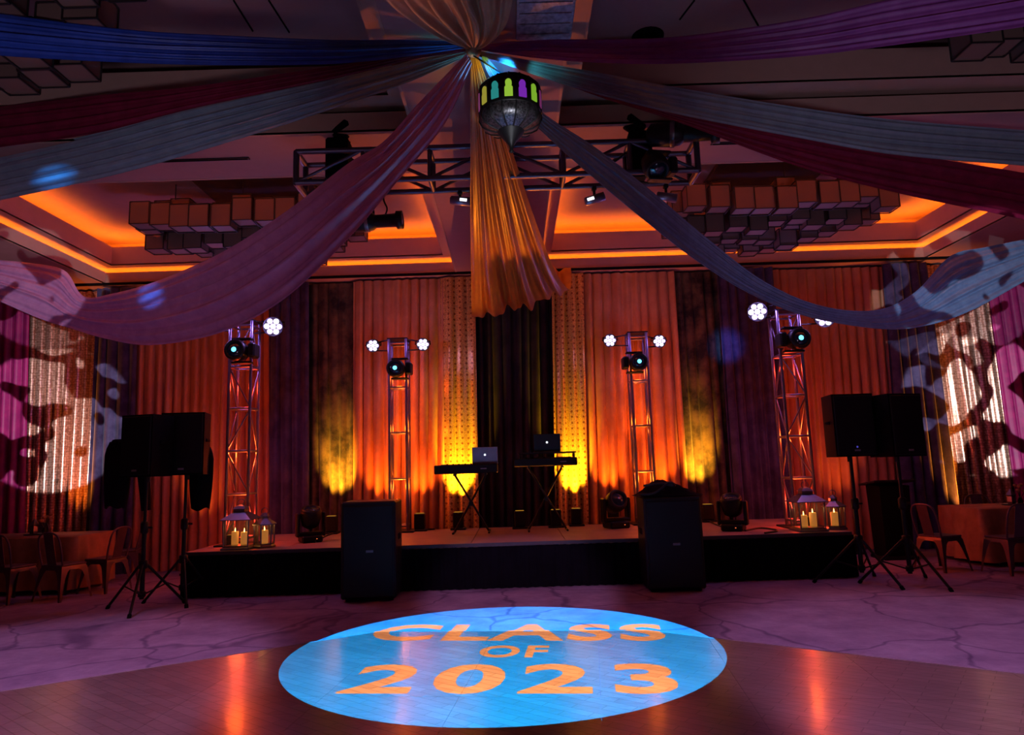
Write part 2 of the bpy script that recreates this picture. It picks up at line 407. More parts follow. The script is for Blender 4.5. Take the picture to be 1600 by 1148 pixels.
for k in (1, 2, 3, 4, 5, 6):
    a = Vector(DF[k] + (0,)); b = Vector(DF[(k+1) % len(DF)] + (0,)); d = (b-a).normalized(); n = Vector((d.y, -d.x, 0))
    vs = [a+n*.075, b+n*.075, b-n*.012, a-n*.012]
    MB().add([tuple(v+Vector((0, 0, .002))) for v in vs[:2]] + [tuple(v+Vector((0, 0, .026))) for v in vs[2:]] + [tuple(v+Vector((0, 0, .001))) for v in vs[2:]],
             [(0, 1, 2, 3), (3, 2, 4, 5), (0, 3, 5), (1, 4, 2)]).build('edge_ramp', 'floor_trim', df)

# ================================================================== ADDED GOBO PROJECTOR, UNSEEN (CLASS OF 2023)
def text_loops(txt, off=.012):
    """closed outlines of a word, counters included"""
    c = bpy.data.curves.new('gobo_text', 'FONT'); c.body = txt; c.size = 1; c.resolution_u = 4; c.fill_mode = 'NONE'; c.space_character = 1.22 if txt[0] == '2' else 1.12
    o = bpy.data.objects.new('gobo_text', c); COL.objects.link(o); bpy.context.view_layer.update()
    me = bpy.data.meshes.new_from_object(o.evaluated_get(bpy.context.evaluated_depsgraph_get()))
    V = [(v.co.x, v.co.y) for v in me.vertices]; nb = {}
    for e in me.edges:
        a, b = e.vertices; nb.setdefault(a, []).append(b); nb.setdefault(b, []).append(a)
    bpy.data.objects.remove(o); bpy.data.curves.remove(c); seen = set(); loops = []
    for s0 in nb:
        if s0 in seen: continue
        lp = [s0]; seen.add(s0); cur = s0
        while True:
            nx = [k for k in nb[cur] if k not in seen]
            if not nx: break
            cur = nx[0]; seen.add(cur); lp.append(cur)
        if len(lp) > 2: loops.append([V[k] for k in lp])
    def inside(p, L):
        x, y = p; c_ = False
        for k in range(len(L)):
            (x1, y1), (x2, y2) = L[k-1], L[k]
            if (y1 > y) != (y2 > y) and x < (x2-x1)*(y-y1)/(y2-y1)+x1: c_ = not c_
        return c_
    out = []
    for L in loops:      # embolden: grow outlines, shrink counters
        hole = sum(inside(L[0], Q) for Q in loops if Q is not L) % 2
        area = sum(L[k-1][0]*L[k][1]-L[k][0]*L[k-1][1] for k in range(len(L)))
        sg = (1 if area > 0 else -1)*(-1 if hole else 1); N = []
        for k in range(len(L)):
            a, b, c2 = Vector(L[k-1]), Vector(L[k]), Vector(L[(k+1) % len(L)])
            d1 = b-a; d2 = c2-b
            if d1.length < 1e-6 or d2.length < 1e-6: N.append(None); continue
            n1 = Vector((d1.y, -d1.x)).normalized(); n2 = Vector((d2.y, -d2.x)).normalized(); m = n1+n2
            m = m.normalized() if m.length > 1e-6 else n1
            p = b + m*(sg*off/max(.45, m.dot(n1))); N.append((p.x, p.y))
        out.append([p for p in N if p])
    return out
LP = Vector((.15, 3.0, 4.25)); DC = Vector((-.14, 6.0, .022)); DR = 1.77
ax = (DC-LP).normalized(); gx = Vector((1, 0, 0)); gx = (gx-ax*gx.dot(ax)).normalized(); gy = gx.cross(ax)*-1
if gy.y < 0: gy = -gy
GD = .30
def to_gobo(p):
    d = Vector(p)-LP; d = d*(GD/d.dot(ax)); return (d.dot(gx), d.dot(gy))
rows = [('C L A S S', 578, 1030, 972, 1001), ('OF', 745, 852, 1008, 1027), ('2023', 540, 1048, 1037, 1084)]
rows[0] = ('CLASS',) + rows[0][1:]
holes = []
for (t, xl, xr, yt, yb) in rows:
    Lps = text_loops(t, .030); V = [v for lp in Lps for v in lp]
    x0 = min(v[0] for v in V); x1 = max(v[0] for v in V); z0 = min(v[1] for v in V); z1 = max(v[1] for v in V)
    a = PZ(xl, yb, .022); b = PZ(xr, yb, .022); top = PZ((xl+xr)/2, yt, .022); mid = (a+b)/2
    mx_ = PZ(xl, (yt+yb)/2, .022); mxr = PZ(xr, (yt+yb)/2, .022); half = (mxr-mx_).length/2
    ux = (b-a).normalized(); uy = Vector((-ux.y, ux.x, 0)); hh = (top-mid).dot(uy)
    def place(v):
        s = (v[0]-x0)/(x1-x0)*2-1; q = (v[1]-z0)/(z1-z0)
        return mid + ux*(s*half) + uy*(q*hh)
    holes += [[to_gobo(place(v)) for v in lp] for lp in Lps]
cir = [to_gobo(DC + Vector((math.cos(2*PI*k/96)*DR, math.sin(2*PI*k/96)*DR, 0))) for k in range(96)]
def filled(loops, name):
    c = bpy.data.curves.new(name, 'CURVE'); c.dimensions = '2D'; c.fill_mode = 'BOTH'
    for lp in loops:
        s = c.splines.new('POLY'); s.points.add(len(lp)-1)
        for i, p in enumerate(lp): s.points[i].co = (p[0], p[1], 0, 1)
        s.use_cyclic_u = True
    o = bpy.data.objects.new(name, c); COL.objects.link(o); bpy.context.view_layer.update()
    me = bpy.data.meshes.new_from_object(o.evaluated_get(bpy.context.evaluated_depsgraph_get()))
    mb = MB().add([v.co[:] for v in me.vertices], [tuple(p.vertices) for p in me.polygons]); bpy.data.objects.remove(o); return mb
gp = thing('added_gobo_projector', 'added unseen black gobo projector hung above and ahead of the camera', 'projector', LP)
R3 = Matrix((gx, gy, -ax)).transposed().to_4x4(); gp.rotation_euler = R3.to_euler()
M['gel_blue'] = gel('blue_gobo_glass', (.0, .37, 1.0)); M['gel_orange'] = gel('orange_gobo_glass', (.74, .40, .15))
filled([cir] + holes, 'gobo_disc').build('gobo_glass', 'gel_blue', gp, (0, 0, -GD))
filled(holes, 'gobo_letters').build('gobo_lettering', 'gel_orange', gp, (0, 0, -GD))
big = [(math.cos(2*PI*k/64)*.34, math.sin(2*PI*k/64)*.34) for k in range(64)]
filled([big, cir], 'iris').build('iris_plate', 'black_matte', gp, (0, 0, -GD))
MB().lathe([(.001, .2), (.10, .2), (.345, .12), (.345, -.42), (.34, -.42), (.34, .11), (.001, .15)], 24).build('housing', 'black_matte', gp)
MB().tube([(0, .35, -.05), (0, .38, .1)], .03).build('yoke', 'black_matte', gp)
gl = spot('added_gobo_lamp', LP, DC, (1, 1, 1), 10000, 100, .0, .0)  # lamp added to throw the lettered disc on the floor

# ================================================================== STAGE
SH = .56; SY0, SY1 = 9.0, 11.25; SX0, SX1 = -4.22, 4.24
st = thing('stage', 'low black-skirted stage platform with brown deck across the room', 'stage', (0, SY0, 0))
nx_ = 7
for i in range(nx_):
    for j in range(2):
        xa = SX0 + (SX1-SX0)*i/nx_; xb = SX0 + (SX1-SX0)*(i+1)/nx_; ya = (SY1-SY0)*j/2; yb = (SY1-SY0)*(j+1)/2
        MB().bbox(((xa+xb)/2, (ya+yb)/2, SH-.02), (xb-xa-.008, yb-ya-.008, .04), .004).build('deck_panel', 'stage_top', st)
def skirt(p, q, n):
    mb = MB(); vs = []; fs = []; p = Vector(p); q = Vector(q); d = (q-p); nn = Vector((d.y, -d.x, 0)).normalized()
    for i in range(n+1):
        t = i/n; o = nn*(.02+.016*math.sin(i*1.9)+.008*math.sin(i*.77))
        for z, k in ((.005, 1.5), (SH-.045, 1.0)): vs.append(p + d*t + o*k + Vector((0, 0, z)))
    for i in range(n): fs.append((2*i, 2*i+2, 2*i+3, 2*i+1))
    return mb.add(vs, fs, True)
skirt((SX0, 0, 0), (SX1, 0, 0), 260).build('skirt', 'skirt', st)
skirt((SX0, SY1-SY0, 0), (SX0, 0, 0), 70).build('skirt', 'skirt', st)
skirt((SX1, 0, 0), (SX1, SY1-SY0, 0), 70).build('skirt', 'skirt', st)
M['edge'] = plain('stage_edge', (.05, .035, .04), .5)
MB().box(SX0, SX1, -.012, .004, SH-.045, SH-.002).build('edge_strip', 'edge', st)

# ================================================================== BACK CURTAINS
M['c_copper'] = cloth('copper_satin', (.60, .27, .115), (.48, .20, .08), .42, spec=.5, scale=3)
M['c_copper2'] = cloth('rust_satin', (.56, .22, .10), (.46, .17, .08), .45, spec=.5, scale=3)
M['c_gold'] = dotted_sequin('gold_sequins', (.85, .50, .14), (.30, .10, .02))
M['c_coppers'] = sequin('copper_sequins', (.80, .50, .36), (.45, .22, .14), 24, .28, .6)
M['c_dark'] = cloth('crushed_black_velvet', (.14, .095, .05), (.014, .010, .012), .7, .15, 2.6, .2)
M['c_black'] = cloth('black_velvet', (.045, .028, .026), (.02, .013, .015), .8, .1, 3, .15)
M['c_navy'] = cloth('navy_velvet', (.075, .06, .135), (.03, .022, .065), .7, .2, 3.5, .2)
M['c_magenta'] = cloth('magenta_satin', (.42, .02, .15), (.30, .012, .12), .5, spec=.4)
M['c_header'] = cloth('gathered_header', (.6, .30, .12), None, .6)
CY = 11.5; CTOP = 4.72
def curtain(label, pt, qt, pb, qb, mat, y=CY, folds=None, seed=0, amp=.055, header=False, ztop=CTOP, zbot=.01, cat='curtain'):
    """floor-length pleated panel between pixel columns pt..qt at the rail and pb..qb near the floor"""
    rnd = random.Random(seed*31+5)
    xt0 = PY(pt, 440, y).x; xt1 = PY(qt, 440, y).x; xb0 = PY(pb, 800, y).x; xb1 = PY(qb, 800, y).x
    wd = (xt1-xt0); folds = folds or max(3, int(wd/.15)); n = folds*9; rows = 16
    ph = [rnd.uniform(-.7, .7) for _ in range(folds+2)]; am = [rnd.uniform(.55, 1.25) for _ in range(folds+2)]
    vs = []; fs = []
    for r in range(rows+1):
        t = r/rows; z = ztop + (zbot-ztop)*t
        for i in range(n+1):
            u = i/n; s = u*folds; k = min(int(s), folds-1); fr = s-k
            p = ph[k]*(1-fr)+ph[k+1]*fr; a = am[k]*(1-fr)+am[k+1]*fr
            x = (xt0+(xt1-xt0)*u)*(1-t*1.0) + (xb0+(xb1-xb0)*u)*t
            flare = .55+.75*t
            off = amp*a*flare*(math.sin(2*PI*s+p+.5*math.sin(2.2*t+k)) + .35*math.sin(4*PI*s+1.3*p+t*1.5))
            x += .028*a*flare*math.cos(2*PI*s+p+.4*math.sin(3*t+k))*(0 if u < .01 or u > .99 else 1)
            vs.append((x, y+off, z))
    for r in range(rows):
        for i in range(n):
            a = r*(n+1)+i; fs.append((a, a+n+1, a+n+2, a+1))
    o = MB().add(vs, fs, True).build('curtain', mat)
    tag(o, label, cat, 'floor-length curtains along the back wall')
    return o
CUR = [
 ('magenta curtain at the far left edge of the picture', -60, 48, -75, 42, 'c_magenta', 11.40),
 ('copper sequin curtain patterned with light, beside the left magenta curtain', 44, 158, 38, 140, 'c_coppers', 11.58),
 ('dark navy curtain right of the left copper sequin curtain', 154, 216, 136, 208, 'c_navy', 11.40),
 ('wide copper curtain behind the left outer truss tower', 212, 424, 204, 424, 'c_copper2', 11.58),
 ('navy velvet curtain right of the left outer truss tower', 420, 482, 420, 484, 'c_navy', 11.40),
 ('crushed dark velvet curtain left of centre with an amber glow', 478, 556, 480, 552, 'c_dark', 11.56),
 ('copper satin curtain behind the left inner truss tower', 552, 696, 550, 694, 'c_copper', 11.46),
 ('gold sequin curtain left of the black centre curtain', 688, 742, 688, 748, 'c_gold', 11.40),
 ('black velvet curtain in the middle behind the keyboards', 736, 868, 742, 872, 'c_black', 11.62),
 ('gold sequin curtain right of the black centre curtain', 862, 912, 866, 918, 'c_gold', 11.40),
 ('copper satin curtain behind the right inner truss tower', 908, 1054, 914, 1076, 'c_copper', 11.46),
 ('crushed dark velvet curtain right of centre with an amber glow', 1048, 1126, 1072, 1154, 'c_dark', 11.56),
 ('navy velvet curtain left of the right outer truss tower', 1120, 1208, 1146, 1236, 'c_navy', 11.40),
 ('wide copper curtain behind the right outer truss tower', 1203, 1388, 1228, 1416, 'c_copper2', 11.58),
 ('dark navy curtain left of the right copper sequin curtain', 1380, 1450, 1410, 1498, 'c_navy', 11.40),
 ('copper sequin curtain patterned with light, beside the right magenta curtain', 1440, 1548, 1490, 1602, 'c_coppers', 11.58),
 ('magenta curtain at the far right edge of the picture', 1542, 1660, 1594, 1720, 'c_magenta', 11.40)]
for i, c in enumerate(CUR): curtain(c[0], c[1], c[2], c[3], c[4], c[5], c[6], seed=i)
rail = thing('drape_rail', 'black pipe rail along the top of the back curtains', 'rail', (0, 11.22, CTOP))
MB().tube([(-8.6, 0, .02), (8.9, 0, .02)], .025, 8).build('pipe', 'black_matte', rail)
for x in (-7.0, -4.2, -1.6, 1.5, 4.4, 7.2): MB().tube([(x, .53, .0), (x, .53, -CTOP+.012)], .012, 6).build('upright', 'black_matte', rail)

# ================================================================== SWAGGED DRAPES
def drape(name, label, A, B, Ys, mat, pleats=7, amp=.07, bulge=.05, nu=14, nv=64, seed=0, free=False):
    """cloth swag: upper and lower edges run through space at their own distances; pleats run lengthwise"""
    rnd = random.Random(seed); m = len(A)
    ea = catmull([PY(p[0], p[1], y) for p, y in zip(A, Ys)], nu)
    eb = catmull([PY(p[0], p[1], (y[1] if isinstance(y, tuple) else y)) for p, y in zip(B, Ys)], nu) if not free else None
    N = len(ea); vs = []; fs = []
    ph = [rnd.uniform(0, 6.28) for _ in range(4)]
    for i in range(N):
        a, b = ea[i], eb[i]; t = (ea[min(i+1, N-1)]+eb[min(i+1, N-1)]-ea[max(i-1, 0)]-eb[max(i-1, 0)]); wv = b-a; wl = wv.length
        n = t.cross(wv)
        n = n.normalized() if n.length > 1e-9 else Vector((0, -1, 0))
        u = i/(N-1)
        for j in range(nv+1):
            v = j/nv; vv = v + .016*math.sin(2*PI*(2*v+u*1.3)+ph[0])*math.sin(PI*v)
            env = math.sin(PI*min(max(v, 0), 1))**.35 if 0 < v < 1 else 0
            q = pleats*v
            d = amp*wl*(.55*math.sin(2*PI*q+ph[1]+.9*math.sin(u*3+v*5)) + .3*math.sin(2*PI*q*1.73+ph[2]+u*2.2) + .3*math.sin(2*PI*q*.41+ph[3]-u*1.4))*env
            d += bulge*wl*math.sin(PI*v)
            vs.append(a + wv*vv + n*d)
    for i in range(N-1):
        for j in range(nv):
            k = i*(nv+1)+j; fs.append((k, k+1, k+nv+2, k+nv+1))
    o = MB().add(vs, fs, True).build(name, mat)
    return tag(o, label, 'drape', 'ceiling drapes gathered at the hub')
M['d_blue'] = cloth('royal_blue_satin', (.03, .09, .52), (.02, .06, .38), .38, spec=.5, translucent=.15)
M['d_burg'] = cloth('burgundy_satin', (.24, .012, .05), (.17, .008, .035), .4, spec=.45, translucent=.1)
M['d_teal'] = cloth('grey_teal_satin', (.28, .36, .42), (.22, .29, .36), .34, spec=.6, translucent=.15)
M['d_mauve'] = cloth('mauve_satin', (.56, .26, .49), (.47, .20, .42), .27, spec=.8, translucent=.15)
M['d_gold'] = cloth('amber_satin', (.38, .135, .035), (.31, .105, .026), .36, spec=.5, translucent=.04)
M['d_peach'] = cloth('peach_satin', (.55, .34, .22), (.45, .27, .17), .45, spec=.4, translucent=.1)
M['d_steel'] = cloth('steel_blue_satin', (.20, .32, .52), (.15, .24, .42), .36, spec=.55, translucent=.15)
M['d_purple'] = cloth('purple_satin', (.36, .10, .42), (.28, .07, .34), .4, spec=.45, translucent=.12)
drape('ceiling_drape', 'royal blue satin drape running from the hub to the upper left edge',
      [(732, 66), (640, 62), (520, 62), (350, 55), (200, 46), (0, 21), (-170, -2)], [(734, 74), (640, 88), (520, 100), (350, 102), (200, 98), (0, 87), (-170, 70)],
      [4.9, 4.85, 4.8, 4.7, 4.6, 4.5, 4.4], M['d_blue'], 5, .06, seed=1)
drape('ceiling_drape', 'burgundy sequin drape below the royal blue one on the left',
      [(730, 76), (640, 84), (540, 100), (300, 135), (150, 149), (0, 166), (-170, 182)], [(731, 80), (640, 94), (540, 119), (300, 170), (150, 208), (0, 230), (-170, 252)],
      [4.95, 5.05, 5.2, 5.6, 5.85, 6.1, 6.4], M['d_burg'], 4, .06, seed=2)
drape('ceiling_drape', 'grey teal satin drape above the mauve swag on the left',
      [(730, 78), (640, 95), (540, 117), (300, 168), (150, 208), (0, 242), (-170, 276)], [(733, 86), (640, 128), (540, 163), (400, 209), (200, 268), (0, 313), (-170, 348)],
      [4.95, 5.15, 5.35, 5.8, 6.2, 6.6, 7.0], M['d_teal'], 6, .06, seed=3)
drape('ceiling_drape', 'mauve satin drape sagging low across the left side',
      [(729, 84), (655, 160), (598, 222), (540, 258), (450, 328), (350, 392), (250, 437), (178, 458), (130, 462), (100, 422), (40, 410), (-30, 402), (-150, 375)],
      [(738, 100), (694, 195), (622, 282), (545, 372), (440, 470), (340, 521), (235, 539), (165, 529), (110, 513), (60, 497), (0, 471), (-70, 440), (-180, 395)],
      [4.9, 5.15, 5.4, 5.65, 6.1, 6.7, 7.3, 7.8, 8.1, 8.4, 8.6, 8.8, 9.1], M['d_mauve'], 5, .06, .06, nu=9, nv=80, seed=4)
drape('ceiling_drape', 'amber satin drape hanging down the centre in front of the black curtain',
      [(735, 84), (735, 150), (735, 250), (735, 350), (736, 430), (737, 495), (737, 470), (740, 428)], [(746, 84), (770, 150), (800, 235), (835, 340), (866, 420), (888, 452), (893, 436), (892, 418)],
      [4.95, 5.3, 5.9, 7.0, 8.6, 9.9, 10.65, 11.1], M['d_gold'], 6, .06, .04, seed=5)
drape('ceiling_drape', 'narrow steel blue drape behind the hanging lamp that widens at the right edge',
      [(757, 84), (797, 130), (856, 182), (930, 230), (1020, 300), (1100, 368), (1195, 440), (1285, 478), (1370, 484), (1430, 456), (1485, 400), (1540, 386), (1610, 372), (1740, 345)],
      [(752, 90), (775, 134), (846, 205), (926, 277), (1020, 355), (1095, 412), (1180, 463), (1270, 497), (1380, 514), (1450, 508), (1520, 484), (1600, 440), (1670, 402), (1770, 365)],
      [4.95, 5.2, 5.45, 5.75, 6.0, 6.5, 7.0, 7.5, 7.95, 8.25, 8.5, 8.7, 8.9, 9.1], M['d_steel'], 6, .055, .05, nu=9, seed=6)
drape('ceiling_drape', 'grey teal satin drape running from the hub to the right edge',
      [(750, 80), (850, 98), (950, 116), (1060, 137), (1250, 168), (1400, 187), (1600, 203), (1780, 215)], [(750, 86), (850, 122), (950, 152), (1060, 179), (1250, 216), (1400, 242), (1600, 259), (1780, 272)],
      [4.9, 5.05, 5.2, 5.4, 5.75, 6.0, 6.3, 6.6], M['d_teal'], 5, .06, seed=7)
drape('ceiling_drape', 'burgundy drape hanging under the grey teal one on the right',
      [(748, 82), (850, 112), (950, 142), (1060, 178), (1250, 214), (1400, 238), (1600, 270), (1780, 306)], [(748, 88), (850, 120), (950, 156), (1060, 191), (1250, 261), (1400, 301), (1600, 343), (1780, 384)],
      [5.0, 5.2, 5.45, 5.75, 6.2, 6.55, 7.0, 7.4], M['d_burg'], 4, .06, seed=8)
drape('ceiling_drape', 'purple satin drape running from the hub to the upper right corner',
      [(748, 70), (850, 62), (960, 61), (1070, 56), (1250, 30), (1400, -3), (1600, -40), (1780, -75)], [(748, 78), (850, 92), (960, 99), (1070, 99), (1250, 88), (1400, 70), (1600, 42), (1780, 15)],
      [4.9, 4.85, 4.8, 4.72, 4.6, 4.5, 4.35, 4.2], M['d_purple'], 5, .05, seed=9)
drape('ceiling_drape', 'pleated peach drape fanning up from the hub to the top edge',
      [(734, 76), (706, 68), (660, 45), (610, 8), (575, -40), (540, -110)], [(746, 78), (768, 66), (790, 40), (800, 5), (806, -40), (815, -110)],
      [4.86, 4.76, 4.55, 4.25, 3.9, 3.4], M['d_peach'], 7, .11, .08, seed=10)
HB = PY(740, 78, 4.9)
hub = thing('drape_hub', 'small cinched knot where all the ceiling drapes meet', 'knot', HB)
MB().lathe([(.02, -.05), (.05, -.035), (.062, 0), (.05, .035), (.02, .05)], 16).build('knot', M['d_peach'], hub)
MB().tube([(0, 0, .04), (0, 0, SZ-HB.z+.0)], .008, 6).build('cable', 'cable', hub)

# ================================================================== TRUSS TOWERS
def bar(p, q, r, name, parent, mat='darksteel', n=6):
    return MB().tube([p, q], r, n).build(name, mat, parent)
def tower(label, loc, H, wd, nlev, diag, rz=0):
    t = thing('truss_tower', label, 'truss', loc, rz, 'upright lighting truss towers on the stage'); h = wd/2
    C4 = [(-h, -h), (h, -h), (h, h), (-h, h)]
    MB().bbox((0, 0, .012), (wd+.22, wd+.22, .024), .004).build('base_plate', 'black', t)
    for (x, y) in C4: bar((x, y, .02), (x, y, H), .023, 'chord', t, n=8)
    for k in range(nlev+1):
        z = .10 + (H-.16)*k/nlev
        for i in range(4):
            a, b = C4[i], C4[(i+1) % 4]; bar((a[0], a[1], z), (b[0], b[1], z), .017, 'rung', t)
            if diag and k < nlev:
                z2 = .10 + (H-.16)*(k+1)/nlev
                p, q = (a, b) if (k+i) % 2 == 0 else (b, a)
                if i in diag: bar((p[0], p[1], z+.02), (q[0], q[1], z2-.02), .011, 'brace', t)
    MB().bbox((0, 0, H+.01), (wd+.06, wd+.06, .02), .004).build('top_plate', 'black', t)
    return t
def place_on(px, py, Y): return PY(px, py, Y)
TWR = [('tall truss tower at the left end of the stage', 380, 650, 9.75, 505, .30, 5, (0, 1, 3), 'outer'),
       ('shorter truss tower behind the stage left of the keyboards', 624, 650, 11.02, 532, .27, 4, (1, 3), 'inner'),
       ('shorter truss tower behind the stage right of the keyboards', 1001, 650, 11.02, 522, .27, 4, (1, 3), 'inner'),
       ('tall truss tower at the right end of the stage', 1238, 650, 9.75, 488, .30, 5, (0, 1, 3), 'outer')]
def par_light(label, loc, target, R=.115):
    t = thing('par_light', label, 'stage light', loc, group='white LED par cans on the truss towers')
    d = Vector(target)-Vector(loc); t.rotation_euler = d.to_track_quat('-Y', 'Z').to_euler()
    rot = Matrix.Rotation(PI/2, 4, 'X')
    MB().lathe([(R*.55, -.2), (R*.95, -.17), (R, 0), (R, .05), (R*.92, .05), (R*.92, .02), (0.001, .02)], 20).xf(rot).build('can', 'black', t)
    for k in range(7):
        a = 2*PI*(k-1)/6; r = 0 if k == 0 else R*.6
        MB().lathe([(R*.285, .0), (R*.25, .018), (.001, .024)], 12, (0, 0, 0)).xf(Matrix.Translation((r*math.cos(a), -.022, r*math.sin(a))) @ rot).build('led_cell', 'par_led' if k % 2 == 0 else 'par_led2', t)
    MB().tube([(-R*1.12, .05, 0), (-R*1.12, .12, .0), (-R*1.12, .17, R*.4), (R*1.12, .17, R*.4), (R*1.12, .12, 0), (R*1.12, .05, 0)], .012, 6).build('yoke', 'black', t)
    return t
def moving_head(label, loc, rz=0, tilt=0, core=True, s=1.0, upright=False, group='moving head lights'):
    """head aims along -Y; wall-mounted (base behind) or standing upright on its base"""
    t = thing('moving_head', label, 'stage light', loc, rz, group)
    rot = Matrix.Rotation(PI/2, 4, 'X'); T = Matrix.Translation((0, 0, .36*s)) if upright else Matrix.Identity(4)
    Rt = Matrix.Rotation(tilt, 4, 'X')
    hd = MB().lathe([(.06*s, -.17*s), (.13*s, -.12*s), (.15*s, 0), (.15*s, .09*s), (.135*s, .13*s), (.105*s, .135*s), (.10*s, .10*s), (.001, .10*s)], 22).xf(T @ Rt @ rot).build('head', 'black', t)
    ln = MB().lathe([(.10*s, .105*s), (.07*s, .125*s), (.001, .132*s)], 18).xf(T @ Rt @ rot).build('lens', 'lens_dark', hd)
    if core: MB().lathe([(.034*s, .13*s), (.02*s, .142*s), (.001, .145*s)], 12).xf(T @ Rt @ rot).build('lit_core', 'lens_blue', hd)
    if upright:
        MB().bbox((0, 0, .05*s), (.30*s, .30*s, .10*s), .02*s).build('base', 'black', t)
        for sx in (-1, 1): MB().bbox((sx*.185*s, 0, .25*s), (.05*s, .13*s, .34*s), .015*s).build('yoke_arm', 'black', t)
        MB().bbox((0, 0, .12*s), (.40*s, .15*s, .05*s), .015*s).build('yoke_foot', 'black', t)
        MB().lathe([(.008, 0), (.008, .004)], 8, (.06*s, -.152*s, .05*s)).xf(Matrix.Identity(4)).build('pilot_lamp', 'led_red', t)
    else:
        MB().bbox((.21*s, .04*s, 0), (.10*s, .22*s, .20*s), .02*s).build('base', 'black', t)
        for sz in (-1, 1): MB().bbox((.06*s, .02*s, sz*.165*s), (.28*s, .11*s, .03*s), .01*s).build('yoke_arm', 'black', t)
    return t
def uplight(label, x, y, z, col, power, tx=None, ty=None, tz=3.2, ang=40, s=1.0):
    t = thing('uplight', label, 'stage light', (x, y, z), group='floor uplights at the foot of the curtains')
    MB().bbox((0, 0, .15*s), (.17*s, .13*s, .24*s), .015*s).build('body', 'black', t)
    MB().bbox((0, 0, .015), (.24*s, .20*s, .03), .006).build('foot', 'black', t)
    MB().bbox((0, 0, .272*s), (.13*s, .09*s, .006), .002).build('lens', 'amber_lens', t)
    spot('uplight_beam', (x, y, z+.30*s), (tx if tx is not None else x, ty or CY, tz), col, power*2.6, ang, 1.0, .03)
    return t
par_n = 0
PARL = [('white LED par can half hidden by the mauve drape on the left tower', 'white LED par can on the right arm of the tall left tower'),
        ('white LED par can on the left arm of the shorter left tower', 'white LED par can on the right arm of the shorter left tower'),
        ('white LED par can on the left arm of the shorter right tower', 'white LED par can on the right arm of the shorter right tower'),
        ('white LED par can on the left arm of the tall right tower', 'white LED par can half hidden by the steel blue drape on the right tower')]
PARP = [((328, 508), (427, 510)), ((583, 540), (661, 538)), ((953, 532), (1030, 533)), ((1183, 487), (1288, 496))]
MHP = [(371, 548, 0), (619, 576, 0), (997, 566, PI), (1246, 530, PI)]
MHL = ['moving head with a cyan lens on the tall left tower', 'moving head with a cyan lens on the shorter left tower',
       'moving head with a cyan lens on the shorter right tower', 'moving head with a cyan lens on the tall right tower']
for i, (lab, px, py, Y, ptop, wd, nl, dg, kind) in enumerate(TWR):
    c = PY(px, py, Y); top = PY(px, ptop, Y).z; base = (c.x, Y, SH)
    t = tower(lab, base, top-SH, wd, nl, dg)
    for s in (0, 1):
        q = PY(*PARP[i][s], Y-.05); lx = q.x - c.x
        for dz in (.09, -.09): MB().tube([(math.copysign(wd/2, lx), -.05, q.z-SH+dz), (lx, .06, q.z-SH+dz*.7)], .011, 6).build('cross_arm', 'black', t)
        par_light(PARL[i][s], (q.x, Y-.06, q.z), (q.x*.25+(q.x-c.x)*.9, 1.0, 1.1), .14 if kind == 'outer' else .105)
    for s in (0, 1):
        q = PY(*PARP[i][s], Y-.05); point('par_glow', (q.x, Y-.26, q.z), (.42, .26, 1.0), 16 if kind == 'outer' else 3.5, .05)
    q = PY(MHP[i][0], MHP[i][1], Y-wd/2-.15)
    m = moving_head(MHL[i], q, 0, 0, True, 1.0 if kind == 'outer' else .95)
    if i in (2, 3): m.scale = (-1, 1, 1)
    uplight('small added uplight at the foot of the ' + lab.split(' at ')[0].split(' behind ')[0] + (' on the left' if px < 800 else ' on the right'), c.x, Y-wd/2-.16, SH, (1, .20, .015) if kind == 'outer' else (1, .36, .02), 22 if kind == 'outer' else 30, tx=c.x, ty=Y-.05, tz=2.6, ang=50, s=.6)  # these small uplights are added to brighten the tower rungs
    # amber lamp in the foot of the tower shining up inside it
    if kind == 'outer':
        point('tower_lamp', (c.x, Y, SH+.35), (1, .045, .012), 16, .05); point('tower_lamp', (c.x, Y, SH+1.25), (1, .10, .012), 20, .05)
        point('tower_lamp', (c.x, Y, SH+2.2), (1, .05, .012), 10, .05)
    else:
        point('tower_lamp', (c.x, Y+.02, SH+.7), (1, .16, .01), 9, .05); point('tower_lamp', (c.x, Y+.02, SH+1.6), (1, .16, .01), 9, .05)
        point('tower_lamp', (c.x, Y+.02, SH+2.4), (1, .13, .01), 6, .05)

# ================================================================== UPLIGHTS
YEL = (1.0, .56, .02); AMB = (1.0, .42, .02); RED = (1.0, .18, .010)
def ux(px, y): return PY(px, 800, y).x
uy = 11.05
uplight('uplight in front of the left gold sequin curtain', ux(716, uy), uy, SH, YEL, 330, tz=1.65, ang=54)
uplight('uplight in front of the right gold sequin curtain', ux(900, uy), uy, SH, YEL, 330, tz=1.65, ang=54)
uplight('uplight at the foot of the left crushed dark velvet curtain', ux(518, uy), uy, SH, AMB, 300, tz=1.5, ang=50)
uplight('uplight at the foot of the right crushed dark velvet curtain', ux(1106, uy), uy, SH, AMB, 300, tz=1.5, ang=50)
uplight('uplight just left of the shorter left truss tower', ux(588, uy), uy, SH, RED, 70, tz=1.9, ang=64)
uplight('uplight just right of the shorter left truss tower', ux(656, uy), uy, SH, RED, 70, tz=1.9, ang=64)
uplight('uplight just left of the shorter right truss tower', ux(958, uy), uy, SH, RED, 80, tz=1.9, ang=64)
uplight('uplight just right of the shorter right truss tower', ux(1040, uy), uy, SH, RED, 70, tz=1.9, ang=64)
uplight('uplight behind the left table under the copper sequin curtain', ux(98, 11.1), 11.1, 0, (1, .24, .02), 200, tz=2.4, ang=40)
